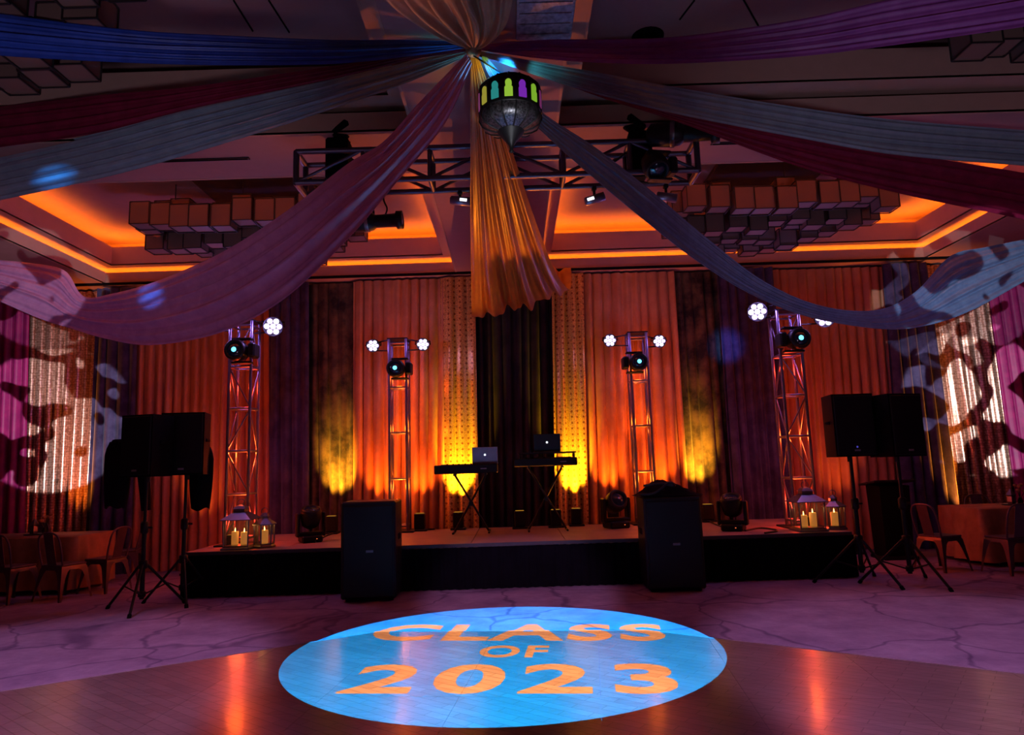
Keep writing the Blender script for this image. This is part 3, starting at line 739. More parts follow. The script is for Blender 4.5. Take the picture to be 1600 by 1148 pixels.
uplight('uplight behind the right table under the copper sequin curtain', ux(1514, 11.1), 11.1, 0, (1, .27, .02), 230, tx=ux(1500, 11.1), tz=2.4, ang=44)
uplight('uplight behind the keyboards aimed at the ceiling, left of the pair', ux(812, 10.9), 10.9, SH, (1, .24, .012), 150, tx=-.5, ty=7.2, tz=4.6, ang=52)
uplight('uplight behind the keyboards aimed at the ceiling, right of the pair', ux(868, 10.9), 10.9, SH, (1, .24, .012), 150, tx=.3, ty=7.2, tz=4.6, ang=52)
uplight('uplight on the floor behind the left pair of speakers', ux(300, 11.1), 11.1, 0, (1, .22, .03), 45, tz=3.0, ang=60)
uplight('uplight on the floor behind the right pair of speakers', ux(1330, 11.1), 11.1, 0, (1, .20, .03), 45, tz=3.0, ang=60)

# ================================================================== OVERHEAD TRUSS AND ITS FIXTURES
TX0, TX1 = -2.0, 1.83; TY0, TY1 = 6.25, 6.55; TZ0, TZ1 = 4.24, 4.55
ot = thing('overhead_truss', 'horizontal box truss hung under the ceiling behind the drape hub', 'truss', (0, TY0, TZ0))
hh_ = TZ1-TZ0; dd_ = TY1-TY0
for (y, z) in ((0, 0), (dd_, 0), (0, hh_), (dd_, hh_)): bar((TX0, y, z), (TX1, y, z), .029, 'chord', ot, 'truss_dark', 8)
nb = 6
for k in range(nb+1):
    x = TX0 + (TX1-TX0)*k/nb; r = .03 if k in (0, nb) else .023
    for (p, q) in (((x, 0, 0), (x, 0, hh_)), ((x, dd_, 0), (x, dd_, hh_)), ((x, 0, 0), (x, dd_, 0)), ((x, 0, hh_), (x, dd_, hh_))): bar(p, q, r, 'rung', ot, 'truss_dark')
    if k < nb:
        x2 = TX0 + (TX1-TX0)*(k+1)/nb
        for y in (0, dd_):
            a, b = ((x, y, 0), (x2, y, hh_)) if k % 2 == 0 else ((x, y, hh_), (x2, y, 0)); bar(a, b, .018, 'brace', ot, 'truss_dark')
for x in (-1.55, 1.42): bar((x, dd_/2, hh_), (x, dd_/2+.1, SZ-TZ0), .012, 'hanger', ot, 'cable')
for x in TX0, TX1: MB().cbox((x, dd_/2, hh_/2), (.012, dd_+.05, hh_+.05)).build('end_plate', 'darksteel', ot) if False else None
def can_spot(label, px, py, tiltdeg, lit, hot):
    c = PY(px, py, 6.55); t = thing('track_spot', label, 'spotlight', (c.x, 6.55, c.z), group='small spotlights under the overhead truss')
    R = Matrix.Rotation(math.radians(tiltdeg), 4, 'Y') @ Matrix.Rotation(PI/2, 4, 'Y')
    MB().lathe([(.03, -.10), (.043, -.09), (.045, .10), (.036, .10), (.036, .08), (.001, .08)], 16).xf(R).build('barrel', 'wrapped', t)
    MB().tube([(0, 0, .04), (0, 0, TZ0-c.z-.02)], .014, 8).build('stem', 'black', t)
    MB().bbox((0, 0, TZ0-c.z-.02), (.05, .05, .06), .008).build('clamp', 'black', t)
    if lit: MB().bbox((hot, -.044, 0), (.07, .006, .03), .002).xf(Matrix.Rotation(math.radians(tiltdeg), 4, 'Y')).build('painted_highlight', 'side_glint', t)  # highlight on the barrel painted as a glowing strip
can_spot('small spotlight under the overhead truss beside the amber drape', 719, 314, 8, True, .035)
can_spot('small spotlight with a painted white glint left of the steel blue drape', 929, 311, -16, True, -.045)
can_spot('unlit small spotlight right of the steel blue drape', 1041, 308, 10, False, 0)
def ellipsoidal(label, loc, rz, ry, s=1.0, hangz=None, gel_lit=False):
    """profile spotlight, barrel along +X"""
    t = thing('profile_spotlight', label, 'spotlight', loc, rz, 'profile spotlights on the overhead truss')
    R = Matrix.Rotation(ry, 4, 'Y') @ Matrix.Rotation(PI/2, 4, 'Y')
    MB().lathe([(.05*s, -.30*s), (.10*s, -.26*s), (.115*s, -.08*s), (.10*s, 0), (.075*s, .03*s)], 16).xf(R).build('reflector_housing', 'black', t)
    br = MB().lathe([(.075*s, .02*s), (.078*s, .26*s), (.105*s, .27*s), (.105*s, .34*s), (.085*s, .34*s), (.08*s, .30*s), (.001, .30*s)], 16).xf(R).build('lens_barrel', 'black', t)
    MB().lathe([(.078*s, .31*s), (.05*s, .335*s), (.001, .345*s)], 14).xf(R).build('lens', 'zinc', br)
    MB().lathe([(.118*s, -.09*s), (.121*s, -.07*s), (.118*s, -.05*s)], 16).xf(R).build('bright_band', 'zinc', t)
    MB().tube([(-.02, -.125*s, 0), (-.02, -.13*s, .17*s), (-.02, 0, .20*s), (-.02, .13*s, .17*s), (-.02, .125*s, 0)], .014*s, 6).build('yoke', 'black', t)
    if hangz: MB().tube([(-.02, 0, .19*s), (-.02, 0, hangz-.02)], .016, 8).build('hanger', 'black', t); MB().bbox((-.02, 0, hangz-.03), (.07, .08, .08), .01).build('clamp', 'black', t)
    return t
e1 = PY(585, 349, 6.55); ellipsoidal('black profile spotlight hanging below the left part of the truss', (e1.x, 6.5, e1.z), 0, math.radians(-2), .85, TZ0-e1.z)
c_ = [PY(600, 308, 6.5), PY(603, 330, 6.5), PY(597, 338, 6.5)]
tag(MB().tube([Vector((p.x-.0, 6.53, p.z)) for p in catmull([PY(597, 292, 6.5), PY(599, 312, 6.5), PY(604, 325, 6.5), PY(598, 340, 6.5)], 5)], .008, 6).build('power_cable', 'cable'),
    'thin cable dropping from the truss to the hanging profile spotlight', 'cable')
e2 = PY(1062, 211, 6.15); ellipsoidal('black profile spotlight on the right end of the truss aiming right', (e2.x, 6.12, e2.z), math.radians(-14), math.radians(5), 1.05)
def truss_mover(label, px0, px1, py0, py1, flip=1):
    """big moving light standing on the truss: tall body, round yoke, head tipped over"""
    a = PY((px0+px1)/2, py1, 6.3); b = PY((px0+px1)/2, py0, 6.3); H = b.z-a.z
    t = thing('truss_moving_light', label, 'stage light', (a.x, 6.4, TZ0+.0), group='large moving lights on the overhead truss')
    MB().bbox((0, 0, H*.36), (.22, .20, H*.55), .02).build('body', 'black_matte', t)
    MB().bbox((.03*flip, 0, H*.06), (.16, .2, H*.16), .02).build('clamp', 'black_matte', t)
    pts = [(.0+.13*math.cos(k*PI/8), 0, H*.80+.13*math.sin(k*PI/8)) for k in range(-1, 10)]
    MB().tube(pts, .028, 8).build('yoke', 'black_matte', t)
    R = Matrix.Translation((.05*flip, -.02, H*.77)) @ Matrix.Rotation(flip*.9, 4, 'Y')
    hd = MB().lathe([(.05, -.12), (.085, -.10), (.09, .06), (.075, .09), (.001, .085)], 16).xf(R).build('head', 'black_matte', t)
    MB().lathe([(.06, .09), (.03, .10), (.001, .102)], 12).xf(R).build('lens', 'lens_dark', hd)
    MB().tube([(.11*flip, .05, H*.42), (.22*flip, .05, H*.30), (.3*flip, .06, H*.24)], .012, 6).build('cable', 'cable', t)
    MB().tube([(-.1*flip, -.05, H*.12), (-.16*flip, -.05, H*.02), (-.06*flip, -.05, -.07), (.06*flip, -.05, -.05)], .012, 6).build('safety_cable', 'cable', t)
    return t
truss_mover('large moving light standing on the left end of the overhead truss', 505, 545, 168, 284)
truss_mover('large moving light standing on the right end of the overhead truss', 985, 1025, 170, 280, -1)
rc = PY(1018, 255, 6.15)
mh = moving_head('black moving light clamped under the right part of the overhead truss', (rc.x, 6.02, rc.z-.08), .2, .9, False, .8)
for p in ((640, .25), (760, .3), (930, .3)):
    pass

# ================================================================== HANGING MOROCCAN LAMP
LC = PY(797, 165, 5.0)
hl = thing('hanging_lamp', 'ornate hanging metal lamp with coloured glass arches below the drape hub', 'lamp', (LC.x, 5.0, LC.z))
RL = .232
M['fret'] = plain('pierced_metal', (.10, .095, .11), .35, .8, nscale=70, noise=.9)
M['dk_brass'] = plain('blackened_metal', (.015, .013, .016), .5, .5)
for z in (.115, -.075): MB().lathe([(RL*.97, z-.012), (RL*1.04, z-.006), (RL*1.04, z+.006), (RL*.97, z+.012)], 32).build('rim', 'dk_brass', hl)
cols = [((.42, .75, .06), 'lime'), ((.26, .03, .60), 'violet'), ((.30, .62, .04), 'green'), ((.20, .03, .14), 'plum'), ((.45, .40, .05), 'olive'), ((.02, .10, .35), 'blue'), ((.25, .05, .16), 'plum2'), ((.38, .36, .05), 'mustard'), ((.03, .34, .32), 'teal')]
order = [0, 1, 2, 3, 7, 5, 0, 8, 1, 2, 6, 4, 8]      # from the front, anticlockwise seen from above
NP = 14
gm = {}
for c, n in cols: gm[n] = emit('glass_'+n, c, .62)
order = ['lime', 'violet', 'green', 'plum', 'mustard', 'blue', 'lime', 'teal', 'violet', 'green', 'blue', 'plum2', 'olive', 'teal']
def arch(w, h, n=8):
    pts = [(-w, 0), (w, 0), (w, h*.50), (w*.72, h*.58), (w*.72, h*.64)]
    pts += [(w*.80*math.cos(a), h*.78+h*.22*math.sin(a)) for a in [PI*k/n - .15 + .3*k/n*0 for k in range(0, n+1)]]
    pts += [(-w*.72, h*.64), (-w*.72, h*.58), (-w, h*.50)]
    return pts
for k in range(NP):
    a = -PI/2 + 2*PI*k/NP - .04; hw = RL*math.tan(PI/NP)
    T = Matrix.Rotation(a+PI/2, 4, 'Z') @ Matrix.Translation((0, -RL, 0))
    # blackened frame post between arches, panel behind, coloured glass
    MB().box(-hw*1.01, -hw*.62, -.008, .01, -.075, .115).box(hw*.62, hw*1.01, -.008, .01, -.075, .115).box(-hw, hw, -.006, .01, .085, .115).box(-hw, hw, -.006, .01, -.075, -.055).xf(T).build('frame_panel', 'dk_brass', hl)
    ar = arch(hw*.58, .135); n = len(ar)
    MB().add([(x, -.011, z-.052) for x, z in ar] + [(x, .004, z-.052) for x, z in ar], [tuple(range(n)), tuple(reversed(range(n, 2*n)))] + [(i, n+i, n+(i+1) % n, (i+1) % n) for i in range(n)]).xf(T).build('glass_arch', gm[order[k]], hl)
    MB().box(-hw*.98, hw*.98, .004, .014, -.07, .11).xf(T).build('backing', 'dk_brass', hl)
    # pierced lower bowl segment and rib
    prof = [(RL*1.0, -.075), (RL*1.03, -.12), (RL*.93, -.165), (RL*.72, -.195), (RL*.45, -.215)]
    vs = []; fs = []
    for (r, z) in prof:
        for s in range(4):
            b = a - PI/NP*.97 + 2*PI/NP*.97*s/3; vs.append((r*math.cos(b), r*math.sin(b), z))
    for i in range(len(prof)-1):
        for s in range(3): fs.append((i*4+s, i*4+s+1, i*4+s+5, i*4+s+4))
    MB().add(vs, fs, True).build('bowl_panel', 'fret', hl)
    b = a - PI/NP
    MB().tube([(r*1.01*math.cos(b), r*1.01*math.sin(b), z-.002) for r, z in prof], .006, 6).build('bowl_rib', 'dk_brass', hl)
    b = a
    MB().tube([(RL*math.cos(b), RL*math.sin(b), .12), (RL*.82*math.cos(b), RL*.82*math.sin(b), .165), (RL*.45*math.cos(b), RL*.45*math.sin(b), .195), (.03*math.cos(b), .03*math.sin(b), .205)], .007, 6).build('dome_rib', 'fret', hl)
MB().lathe([(RL*.46, -.212), (RL*.40, -.235), (RL*.2, -.29), (.02, -.325), (.012, -.36), (.02, -.375), (.002, -.39)], 18).build('finial', 'dk_brass', hl)
MB().lathe([(RL*.84, .158), (RL*.80, .17), (RL*.84, .162)], 24).build('dome_ring', 'fret', hl)
MB().lathe([(.035, .2), (.04, .22), (.012, .235)], 12).build('crown', 'dk_brass', hl)
MB().tube([(0, 0, .23), (HB.x-LC.x, -.1, HB.z-LC.z-.05)], .006, 6).build('chain', 'dk_brass', hl)
# the lamp inside throws coloured light up through the open dome on to the drapes
spot('lamp_glow_blue', (LC.x+.04, 4.86, LC.z+.2), PY(779, 112, 5.12), (.02, .35, 1.0), 34, 55, .6, .02)
spot('lamp_glow_teal', (LC.x-.12, 4.86, LC.z+.16), PY(690, 92, 5.0), (.10, .75, .85), 14, 50, .9, .02)
spot('lamp_glow_teal', (LC.x+.12, 4.88, LC.z+.16), PY(850, 112, 5.05), (.10, .75, .75), 12, 60, .9, .02)
spot('lamp_glow_lime', (LC.x-.1, 4.86, LC.z+.2), PY(745, 105, 5.1), (.7, .85, .05), 6, 50, .8, .02)
spot('sparkle_fill', (.2, 3.4, 2.6), (LC.x, 5.0, LC.z-.1), (.9, .95, 1), 110, 14, .6, .02)  # added unseen spot in mid-air, puts a sparkle on the bowl

# ================================================================== CHANDELIERS OF BOXES
M['box_glass'] = glass('smoked_mesh_box', (.26, .15, .12), .72, .5)
M['box_frame'] = plain('dark_box_frame', (.03, .022, .022), .55, .4)
BX = .25
def box_meshes(S, h):
    p = MB()
    for (x0, x1, y0, y1) in ((-1, 1, -1, -1), (1, 1, -1, 1), (1, -1, 1, 1), (-1, -1, 1, -1)):
        p.add([(x0*S/2*.97, y0*S/2*.97, .01), (x1*S/2*.97, y1*S/2*.97, .01), (x1*S/2*.97, y1*S/2*.97, h-.01), (x0*S/2*.97, y0*S/2*.97, h-.01)], [(0, 1, 2, 3)])
    p.add([(-S/2*.97, -S/2*.97, .012), (S/2*.97, -S/2*.97, .012), (S/2*.97, S/2*.97, .012), (-S/2*.97, S/2*.97, .012)], [(3, 2, 1, 0)])
    f = MB(); t = .011
    for sx in (-1, 1):
        for sy in (-1, 1): f.cbox((sx*S/2, sy*S/2, h/2), (t, t, h))
    for z in (0, h):
        for s in (-1, 1): f.cbox((0, s*S/2, z), (S, t, t)); f.cbox((s*S/2, 0, z), (t, S, t))
    return p, f
_bp = {}
def add_box(parent, loc, kind):
    S, h = (BX, BX) if kind == 0 else (BX, BX*1.18)
    if kind not in _bp:
        p, f = box_meshes(S, h); o = p.build('glass_box', 'box_glass', parent, loc); f.build('box_frame', 'box_frame', o); _bp[kind] = o; return o
    o = twin(_bp[kind], 'glass_box', parent, loc); twin(_bp[kind].children[0], 'box_frame', o); return o
def chandelier(label, cx, cy, zb, sx=1):
    t = thing('chandelier', label, 'chandelier', (cx, cy, CT), group='clustered box chandeliers')
    rnd = random.Random(3); rows = [(-.95, 10, 0.02), (-.62, 11, .16), (-.26, 11, -.02), (.12, 10, .12), (.50, 8, -.04), (.88, 5, -.05)]
    for (dy, n, dz) in rows:
        for k in range(n):
            x = (k-(n-1)/2)*.275*sx + rnd.uniform(-.02, .02); edge = abs(k-(n-1)/2)/(n/2)
            z = zb - CT + dz - .12*edge*0 + rnd.choice((0, .03, .07, -.05)) + .05*edge
            add_box(t, (x, dy + rnd.uniform(-.04, .04) + .25*edge*edge*(1 if dy < 0 else -1)*.8, z), 1 if dy < -.5 else 0)
    MB().bbox((0, -.1, -.03), (1.6, 1.1, .06), .01).build('ceiling_plate', 'box_frame', t)
    for (x, y) in ((-1.1, -.3), (-.5, .3), (.5, .3), (1.1, -.3), (0, -.7)): MB().tube([(x, y, -.02), (x, y, zb-CT+.3)], .008, 6).build('suspension_rod', 'box_frame', t)
    return t
chandelier('clustered box chandelier behind the mauve drape on the left', -3.5, 9.45, 4.66)
chandelier('clustered box chandelier behind the burgundy drape on the right', 3.7, 9.45, 4.66)
chandelier('clustered box chandelier cropped by the upper left corner', -3.95, 4.3, 4.68)
chandelier('clustered box chandelier cropped by the upper right corner', 4.35, 4.35, 4.72)

# ---- ceiling odds
for (lab, xa, xb, yy) in (('thin black slot diffuser in the ceiling beam on the left', 190, 395, 265), ('thin black slot diffuser in the ceiling beam on the right', 1112, 1290, 240)):
    p = PZ(xa, yy, SZ); q = PZ(xb, yy, SZ); y = 6.78
    t = thing('slot_diffuser', lab, 'air vent', ((p.x+q.x)/2*y/p.y, y, SZ)); L = abs(q.x-p.x)*y/p.y
    MB().bbox((0, 0, -.006), (L, .05, .012), .003).build('frame', 'black', t); MB().box(-L/2+.02, L/2-.02, -.006, .006, -.018, -.011).build('blade', 'black_matte', t)
vp = PZ(852, 18, SZ)
t = thing('ceiling_panel', 'grey square slatted panel on the ceiling beside the peach drape', 'air vent', (vp.x, vp.y, SZ))
MB().bbox((0, 0, -.01), (.42, .62, .02), .004).build('panel', 'vent', t)  # flat grey panel with a row of slats below it
for k in range(5): MB().bbox((0, -.24+.12*k, -.024), (.38, .03, .008), .002).build('panel_slat', 'vent', t)
vs_ = PZ(1012, 57, CT)
t = thing('ceiling_speaker', 'round black ceiling speaker above the purple drape', 'speaker', (vs_.x, vs_.y, CT))
MB().lathe([(.12, -.03), (.15, -.02), (.155, 0)], 20).build('rim', 'black_matte', t); MB().lathe([(.115, -.03), (.02, -.022)], 20).build('grille', 'grille', t)

# ================================================================== PA SPEAKERS, STANDS, SUBS
def tripod(label, x, y, poletop, rz=0, spread=.55):
    t = thing('speaker_stand', label, 'stand', (x, y, 0), rz, 'black tripod speaker stands')
    MB().tube([(0, 0, .12), (0, 0, .95)], .026, 10).build('lower_pole', 'black', t)
    MB().tube([(0, 0, .9), (0, 0, poletop+.06)], .019, 10).build('upper_pole', 'black', t)
    MB().lathe([(.03, .86), (.045, .88), (.045, .98), (.03, 1.0)], 12).build('collar', 'black', t)
    MB().tube([(.03, 0, .93), (.09, 0, .93)], .012, 6).build('clamp_knob', 'black', t)
    MB().lathe([(.035, .46), (.05, .47), (.05, .55), (.035, .56)], 12).build('leg_hub', 'black', t)
    MB().lathe([(.03, .14), (.042, .15), (.042, .2), (.03, .21)], 12).build('brace_hub', 'black', t)
    for k in range(3):
        a = rz*0 + 2*PI*k/3 - PI/2 + .25
        c, s = math.cos(a), math.sin(a)
        lg = MB().tube([(.04*c, .04*s, .51), (spread*c, spread*s, .02)], .016, 8).build('leg', 'black', t)
        MB().tube([(spread*.97*c, spread*.97*s, .035), (spread*1.02*c, spread*1.02*s, .0)], .022, 8).build('rubber_foot', 'black_matte', lg)
        MB().tube([(.035*c, .035*s, .175), (spread*.55*c, spread*.55*s, .265)], .009, 6).build('brace', 'black', t)
    return t
def pa_speaker(label, x, y, z, wd, dp, H, rz, led=False):
    t = thing('pa_speaker', label, 'speaker', (x, y, z), rz, 'pole-mounted loudspeakers')
    b = MB(); n = 0
    poly = [(-wd/2, -dp/2), (wd/2, -dp/2), (wd/2*.78, dp/2), (-wd/2*.78, dp/2)]
    b.prism(poly, .0, H)
    b.build('cabinet', 'black_matte', t)
    MB().bbox((0, -dp/2-.008, H/2), (wd-.03, .02, H-.04), .008).build('grille', 'grille', t)
    MB().bbox((0, -dp/2-.02, .075), (.07, .006, .022), .002).build('badge', 'logo', t)
    for s in (-1, 1): MB().bbox((s*wd*.465, 0, H*.55), (.02, .12, .04), .006).build('side_handle', 'black_matte', t)
    if led: MB().lathe([(.012, 0), (.001, .004)], 10).xf(Matrix.Translation((.0, -dp/2-.02, .115)) @ Matrix.Rotation(PI/2, 4, 'X')).build('pilot_lamp', 'led_blue', t)
    MB().lathe([(.03, -.06), (.03, .0)], 10).build('pole_socket', 'black', t)
    return t
def spk(px0, px1, py0, py1, Y): 
    a = PY(px0, py1, Y); b = PY(px1, py0, Y); return a, b
a = PY(284, 742, 8.6); b = PY(284, 645, 8.6); pa_speaker('right-hand loudspeaker of the left pair, jacket hanging beside it', a.x, 8.74, a.z, .52, .38, b.z-a.z, .08)
tripod('tripod stand under the right-hand loudspeaker of the left pair', a.x, 8.72, a.z, .3, .46)
a = PY(219, 745, 8.15); b = PY(219, 648, 8.15); pa_speaker('left-hand loudspeaker of the left pair, farther from the stage', a.x, 8.32, a.z, .44, .40, b.z-a.z, -.25)
tripod('tripod stand under the left-hand loudspeaker of the left pair', a.x, 8.30, a.z, 0, .48)
a = PY(1340, 713, 8.4); b = PY(1333, 615, 8.4); pa_speaker('loudspeaker nearest the stage of the right pair, with a blue pilot lamp', a.x, 8.6, a.z, .50, .40, b.z-a.z, .0, True)
tripod('tripod stand nearest the stage of the right pair', a.x, 8.58, a.z, .1)
a = PY(1413, 713, 8.25); b = PY(1408, 615, 8.25); pa_speaker('outermost loudspeaker of the right pair, angled outward', a.x, 8.42, a.z, .48, .42, b.z-a.z, .28)
tripod('outermost tripod stand of the right pair, in front of the chairs', a.x, 8.4, a.z, .0)
def sub(label, px0, px1, py, Y, rz):
    a = PY(px0, py, Y-.3); b = PY(px1, py, Y-.3); wd = b.x-a.x; H = a.z
    t = thing('subwoofer', label, 'speaker', ((a.x+b.x)/2, Y, 0), rz, 'tall subwoofers in front of the stage')
    MB().bbox((0, 0, H/2+.015), (wd, .56, H-.03), .018).build('cabinet', 'black', t)
    MB().bbox((0, -.285, H/2), (wd-.06, .02, H-.10), .008).build('grille', 'grille', t)
    MB().bbox((.02, -.299, H*.5), (.085, .008, .028), .003).build('badge', 'logo', t)
    for sx in (-1, 1):
        for sy in (-1, 1): MB().lathe([(.03, 0), (.026, .03)], 10, (sx*(wd/2-.07), sy*.2, 0)).build('foot', 'black_matte', t)
    for sx in (-1, 1): MB().bbox((sx*(wd/2), .02, H*.62), (.012, .18, .07), .005).build('side_handle', 'black_matte', t)
    return t, H
sL, hL = sub('bare-topped black subwoofer in front of the stage on the left', 531, 616, 785, 8.63, .03)
sR, hR = sub('black subwoofer on the right with a cloth heap on top', 1006, 1096, 777, 8.63, -.02)
# heap of cloth and cables on the right sub
def heap(label, c, sx, sy, h, mat, seed, name='cloth_heap', cat='cloth'):
    rnd = random.Random(seed); n, m = 26, 14; vs = []; fs = []
    for i in range(n+1):
        for j in range(m+1):
            u = i/n*2-1; v = j/m*2-1; r = max(abs(u), abs(v)); e = max(0, 1-r**3)
            z = h*e*(.55+.3*math.sin(3.1*u+seed)+.2*math.sin(6.5*u+4*v+seed)+.12*math.sin(11*v+7*u))
            vs.append((c[0]+u*sx, c[1]+v*sy, c[2]+max(z, .012*e)-.0 + .004))
    for i in range(n):
        for j in range(m): k = i*(m+1)+j; fs.append((k, k+m+1, k+m+2, k+1))
    mb = MB().add(vs, fs, True); n2 = (n+1)*(m+1)
    return tag(mb.build(name, mat), label, cat)
sp_ = sR.location
heap('rumpled black cloth heaped on the right subwoofer', (sp_.x, sp_.y, hR), .40, .27, .17, M['jacket'], 2)
cb = MB().tube(catmull([(sp_.x-.30, sp_.y-.1, hR+.13), (sp_.x-.1, sp_.y-.16, hR+.15), (sp_.x+.05, sp_.y-.2, hR+.12), (sp_.x-.02, sp_.y-.24, hR+.16), (sp_.x-.2, sp_.y-.27, hR+.05), (sp_.x-.36, sp_.y-.22, hR+.03)], 6), .014, 8)
tag(cb.build('audio_cable', 'cable'), 'coiled cable lying over the cloth heap on the right subwoofer', 'cable')

# jackets hung on the left speakers
def jacket(label, px, py0, py1, Y, wd, seed, sleeves):
    top = PY(px, py0, Y); bot = PY(px, py1, Y); H = top.z-bot.z
    t = thing('jacket', label, 'jacket', (top.x, Y, bot.z), group='black jackets hung on the loudspeakers'); n = 28; rows = 10; vs = []; fs = []
    for r in range(rows+1):
        q = r/rows; ww = wd*(.72+.28*math.sin(min(1, q*1.6)*PI/2))*(1-.35*max(0, q-.85)/.15); dep = .10*(1-.3*q)
        for k in range(n):
            a = 2*PI*k/n; f = 1 + .10*math.sin(5*a+seed+q)*(1-q*.6)
            vs.append((ww/2*math.cos(a)*f, dep*math.sin(a)*f, H*q + (.02*math.sin(3*a+seed) if r == 0 else 0)))
    for r in range(rows):
        for k in range(n): fs.append((r*n+k, r*n+(k+1) % n, (r+1)*n+(k+1) % n, (r+1)*n+k))
    fs.append(tuple(range(rows*n, rows*n+n)))
    MB().add(vs, fs, True).build('torso', 'jacket', t)
    for (dx, l) in sleeves:
        MB().tube(catmull([(dx*.75, -.03, H*.92), (dx*1.0, -.06, H*.6), (dx*1.12, -.07, H*.3), (dx*1.2, -.06, H*(1-l))], 4), [.085-.03*k/12 for k in range(13)], 10).build('sleeve', 'jacket', t)
    MB().lathe([(.09, 0), (.075, .04), (.05, .05)], 14, (0, 0, H-.02)).build('collar', 'jacket', t)
    return t
jacket('black jacket hanging left of the left-hand loudspeaker', 186, 690, 792, 8.62, .32, 1, [(.34, 1.06)])
jacket('black jacket hanging at the right side of the left pair of loudspeakers', 317, 698, 795, 8.98, .30, 3, [])

# lectern beyond the right stage corner
lp = PZ(1398, 872, 0); ltop = PY(1380, 750, lp.y)
t = thing('lectern', 'black slant-top lectern between the right pair of speaker stands', 'lectern', (lp.x, lp.y, 0), .0)
Hh = ltop.z
MB().add([(-.20, -.17, .05), (.20, -.17, .05), (.20, .17, .05), (-.20, .17, .05), (-.22, -.2, Hh-.08), (.22, -.2, Hh-.08), (.22, .2, Hh-.06), (-.22, .2, Hh-.06)],
         [(0, 3, 2, 1), (4, 5, 6, 7), (0, 1, 5, 4), (1, 2, 6, 5), (2, 3, 7, 6), (3, 0, 4, 7)]).build('body', 'black_matte', t)
MB().bbox((0, 0, 0), (.62, .48, .03), .008).build('top', 'black', t, (0, 0, Hh-.035), (-.12, 0, 0))
MB().bbox((0, 0, .025), (.5, .42, .05), .01).build('base', 'black', t)

# ================================================================== KEYBOARDS AND LAPTOPS
def xstand(label, c, wd, H):
    t = thing('keyboard_stand', label, 'stand', c, group='folding keyboard stands')
    for s in (-1, 1):
        for y in (-.03,):
            MB().tube([(s*wd/2, y*s, .015), (-s*wd/2*.9, y*s, H)], .016, 8).build('leg', 'black', t)
        MB().tube([(s*wd/2, -.22, .015), (s*wd/2, .22, .015)], .016, 8).build('foot_bar', 'black', t)
        MB().tube([(s*wd/2*.9, -.2, H), (s*wd/2*.9, .2, H)], .016, 8).build('support_bar', 'black', t)
    MB().lathe([(.035, -.04), (.035, .04)], 12).xf(Matrix.Translation((0, 0, H*.5)) @ Matrix.Rotation(PI/2, 4, 'X')).build('pivot_bolt', 'black', t)
    return t
def keyboard(label, c, wd, dp=.32, h=.11):
    t = thing('keyboard', label, 'keyboard', c, group='keyboards on the stage')
    MB().bbox((0, 0, h/2), (wd, dp, h), .012).build('case', 'black', t)
    MB().box(-wd/2+.08, wd/2-.08, dp*.10, dp*.46, h-.002, h+.012).build('white_keys', 'key_w', t)
    for k in range(5): MB().lathe([(.011, h), (.009, h+.018)], 8, (-wd*.3+.09*k, -dp*.25, 0)).build('control_knob', 'black_matte', t)
    MB().bbox((wd*.28, -dp/2-.003, h*.5), (.09, .008, .016), .002).build('badge', 'logo', t)
    return t
def laptop(label, c, wd, H, lit, rz=0):
    t = thing('laptop', label, 'laptop', c, rz, 'laptops at the keyboards')
    MB().bbox((0, .10, .008), (wd, .24, .016), .004).build('base', 'laptop', t)
    ld = MB().bbox((0, 0, H/2), (wd, .012, H), .004).build('lid', 'laptop' if lit < 2 else 'black', t, (0, -.02, .012), (.17, 0, 0))
    MB().lathe([(.017, 0), (.015, .003), (.001, .004)], 14).xf(Matrix.Translation((0, -.007, H*.52)) @ Matrix.Rotation(PI/2, 4, 'X')).build('lid_emblem', 'logo_lit', ld)
    return t
YK = 10.45
a = PY(680, 741, YK); b = PY(778, 738, YK); kz = (a.z+b.z)/2; kc = ((a.x+b.x)/2, YK, kz)
keyboard('keyboard on a crossed stand on the left with a grey laptop', kc, b.x-a.x, h=.13)
xstand('crossed keyboard stand on the left', (kc[0]+.06, YK, SH), .52, kz-SH-.016)
q = PY(758, 722, YK-.05); laptop('grey open laptop on the left keyboard', (q.x, YK-.02, kz+.133), .38, .24, 1)
a = PY(803, 728, YK); b = PY(901, 728, YK); kz = (a.z+b.z)/2; kc = ((a.x+b.x)/2, YK, kz)
keyboard('keyboard on the right with a black laptop raised above it', kc, b.x-a.x, h=.12)
xstand('keyboard stand under the right keyboard', (kc[0], YK, SH), .56, kz-SH-.016)
# small tier above the right keyboard
ti = thing('laptop_tier', 'small raised shelf over the right keyboard', 'shelf', (kc[0]+.03, YK, kz+.12))
MB().bbox((0, 0, .075), (.86, .26, .022), .005).build('shelf_board', 'black', ti)
for s in (-1, 1): MB().bbox((s*.40, 0, .033), (.025, .2, .066), .005).build('bracket', 'black', ti)
q = PY(855, 704, YK-.05); laptop('black open laptop with a lit white emblem on the right', (q.x, YK-.02, kz+.206), .40, .26, 2)
for (px, lab) in ((722, 'keyboard pedal box'),): pass

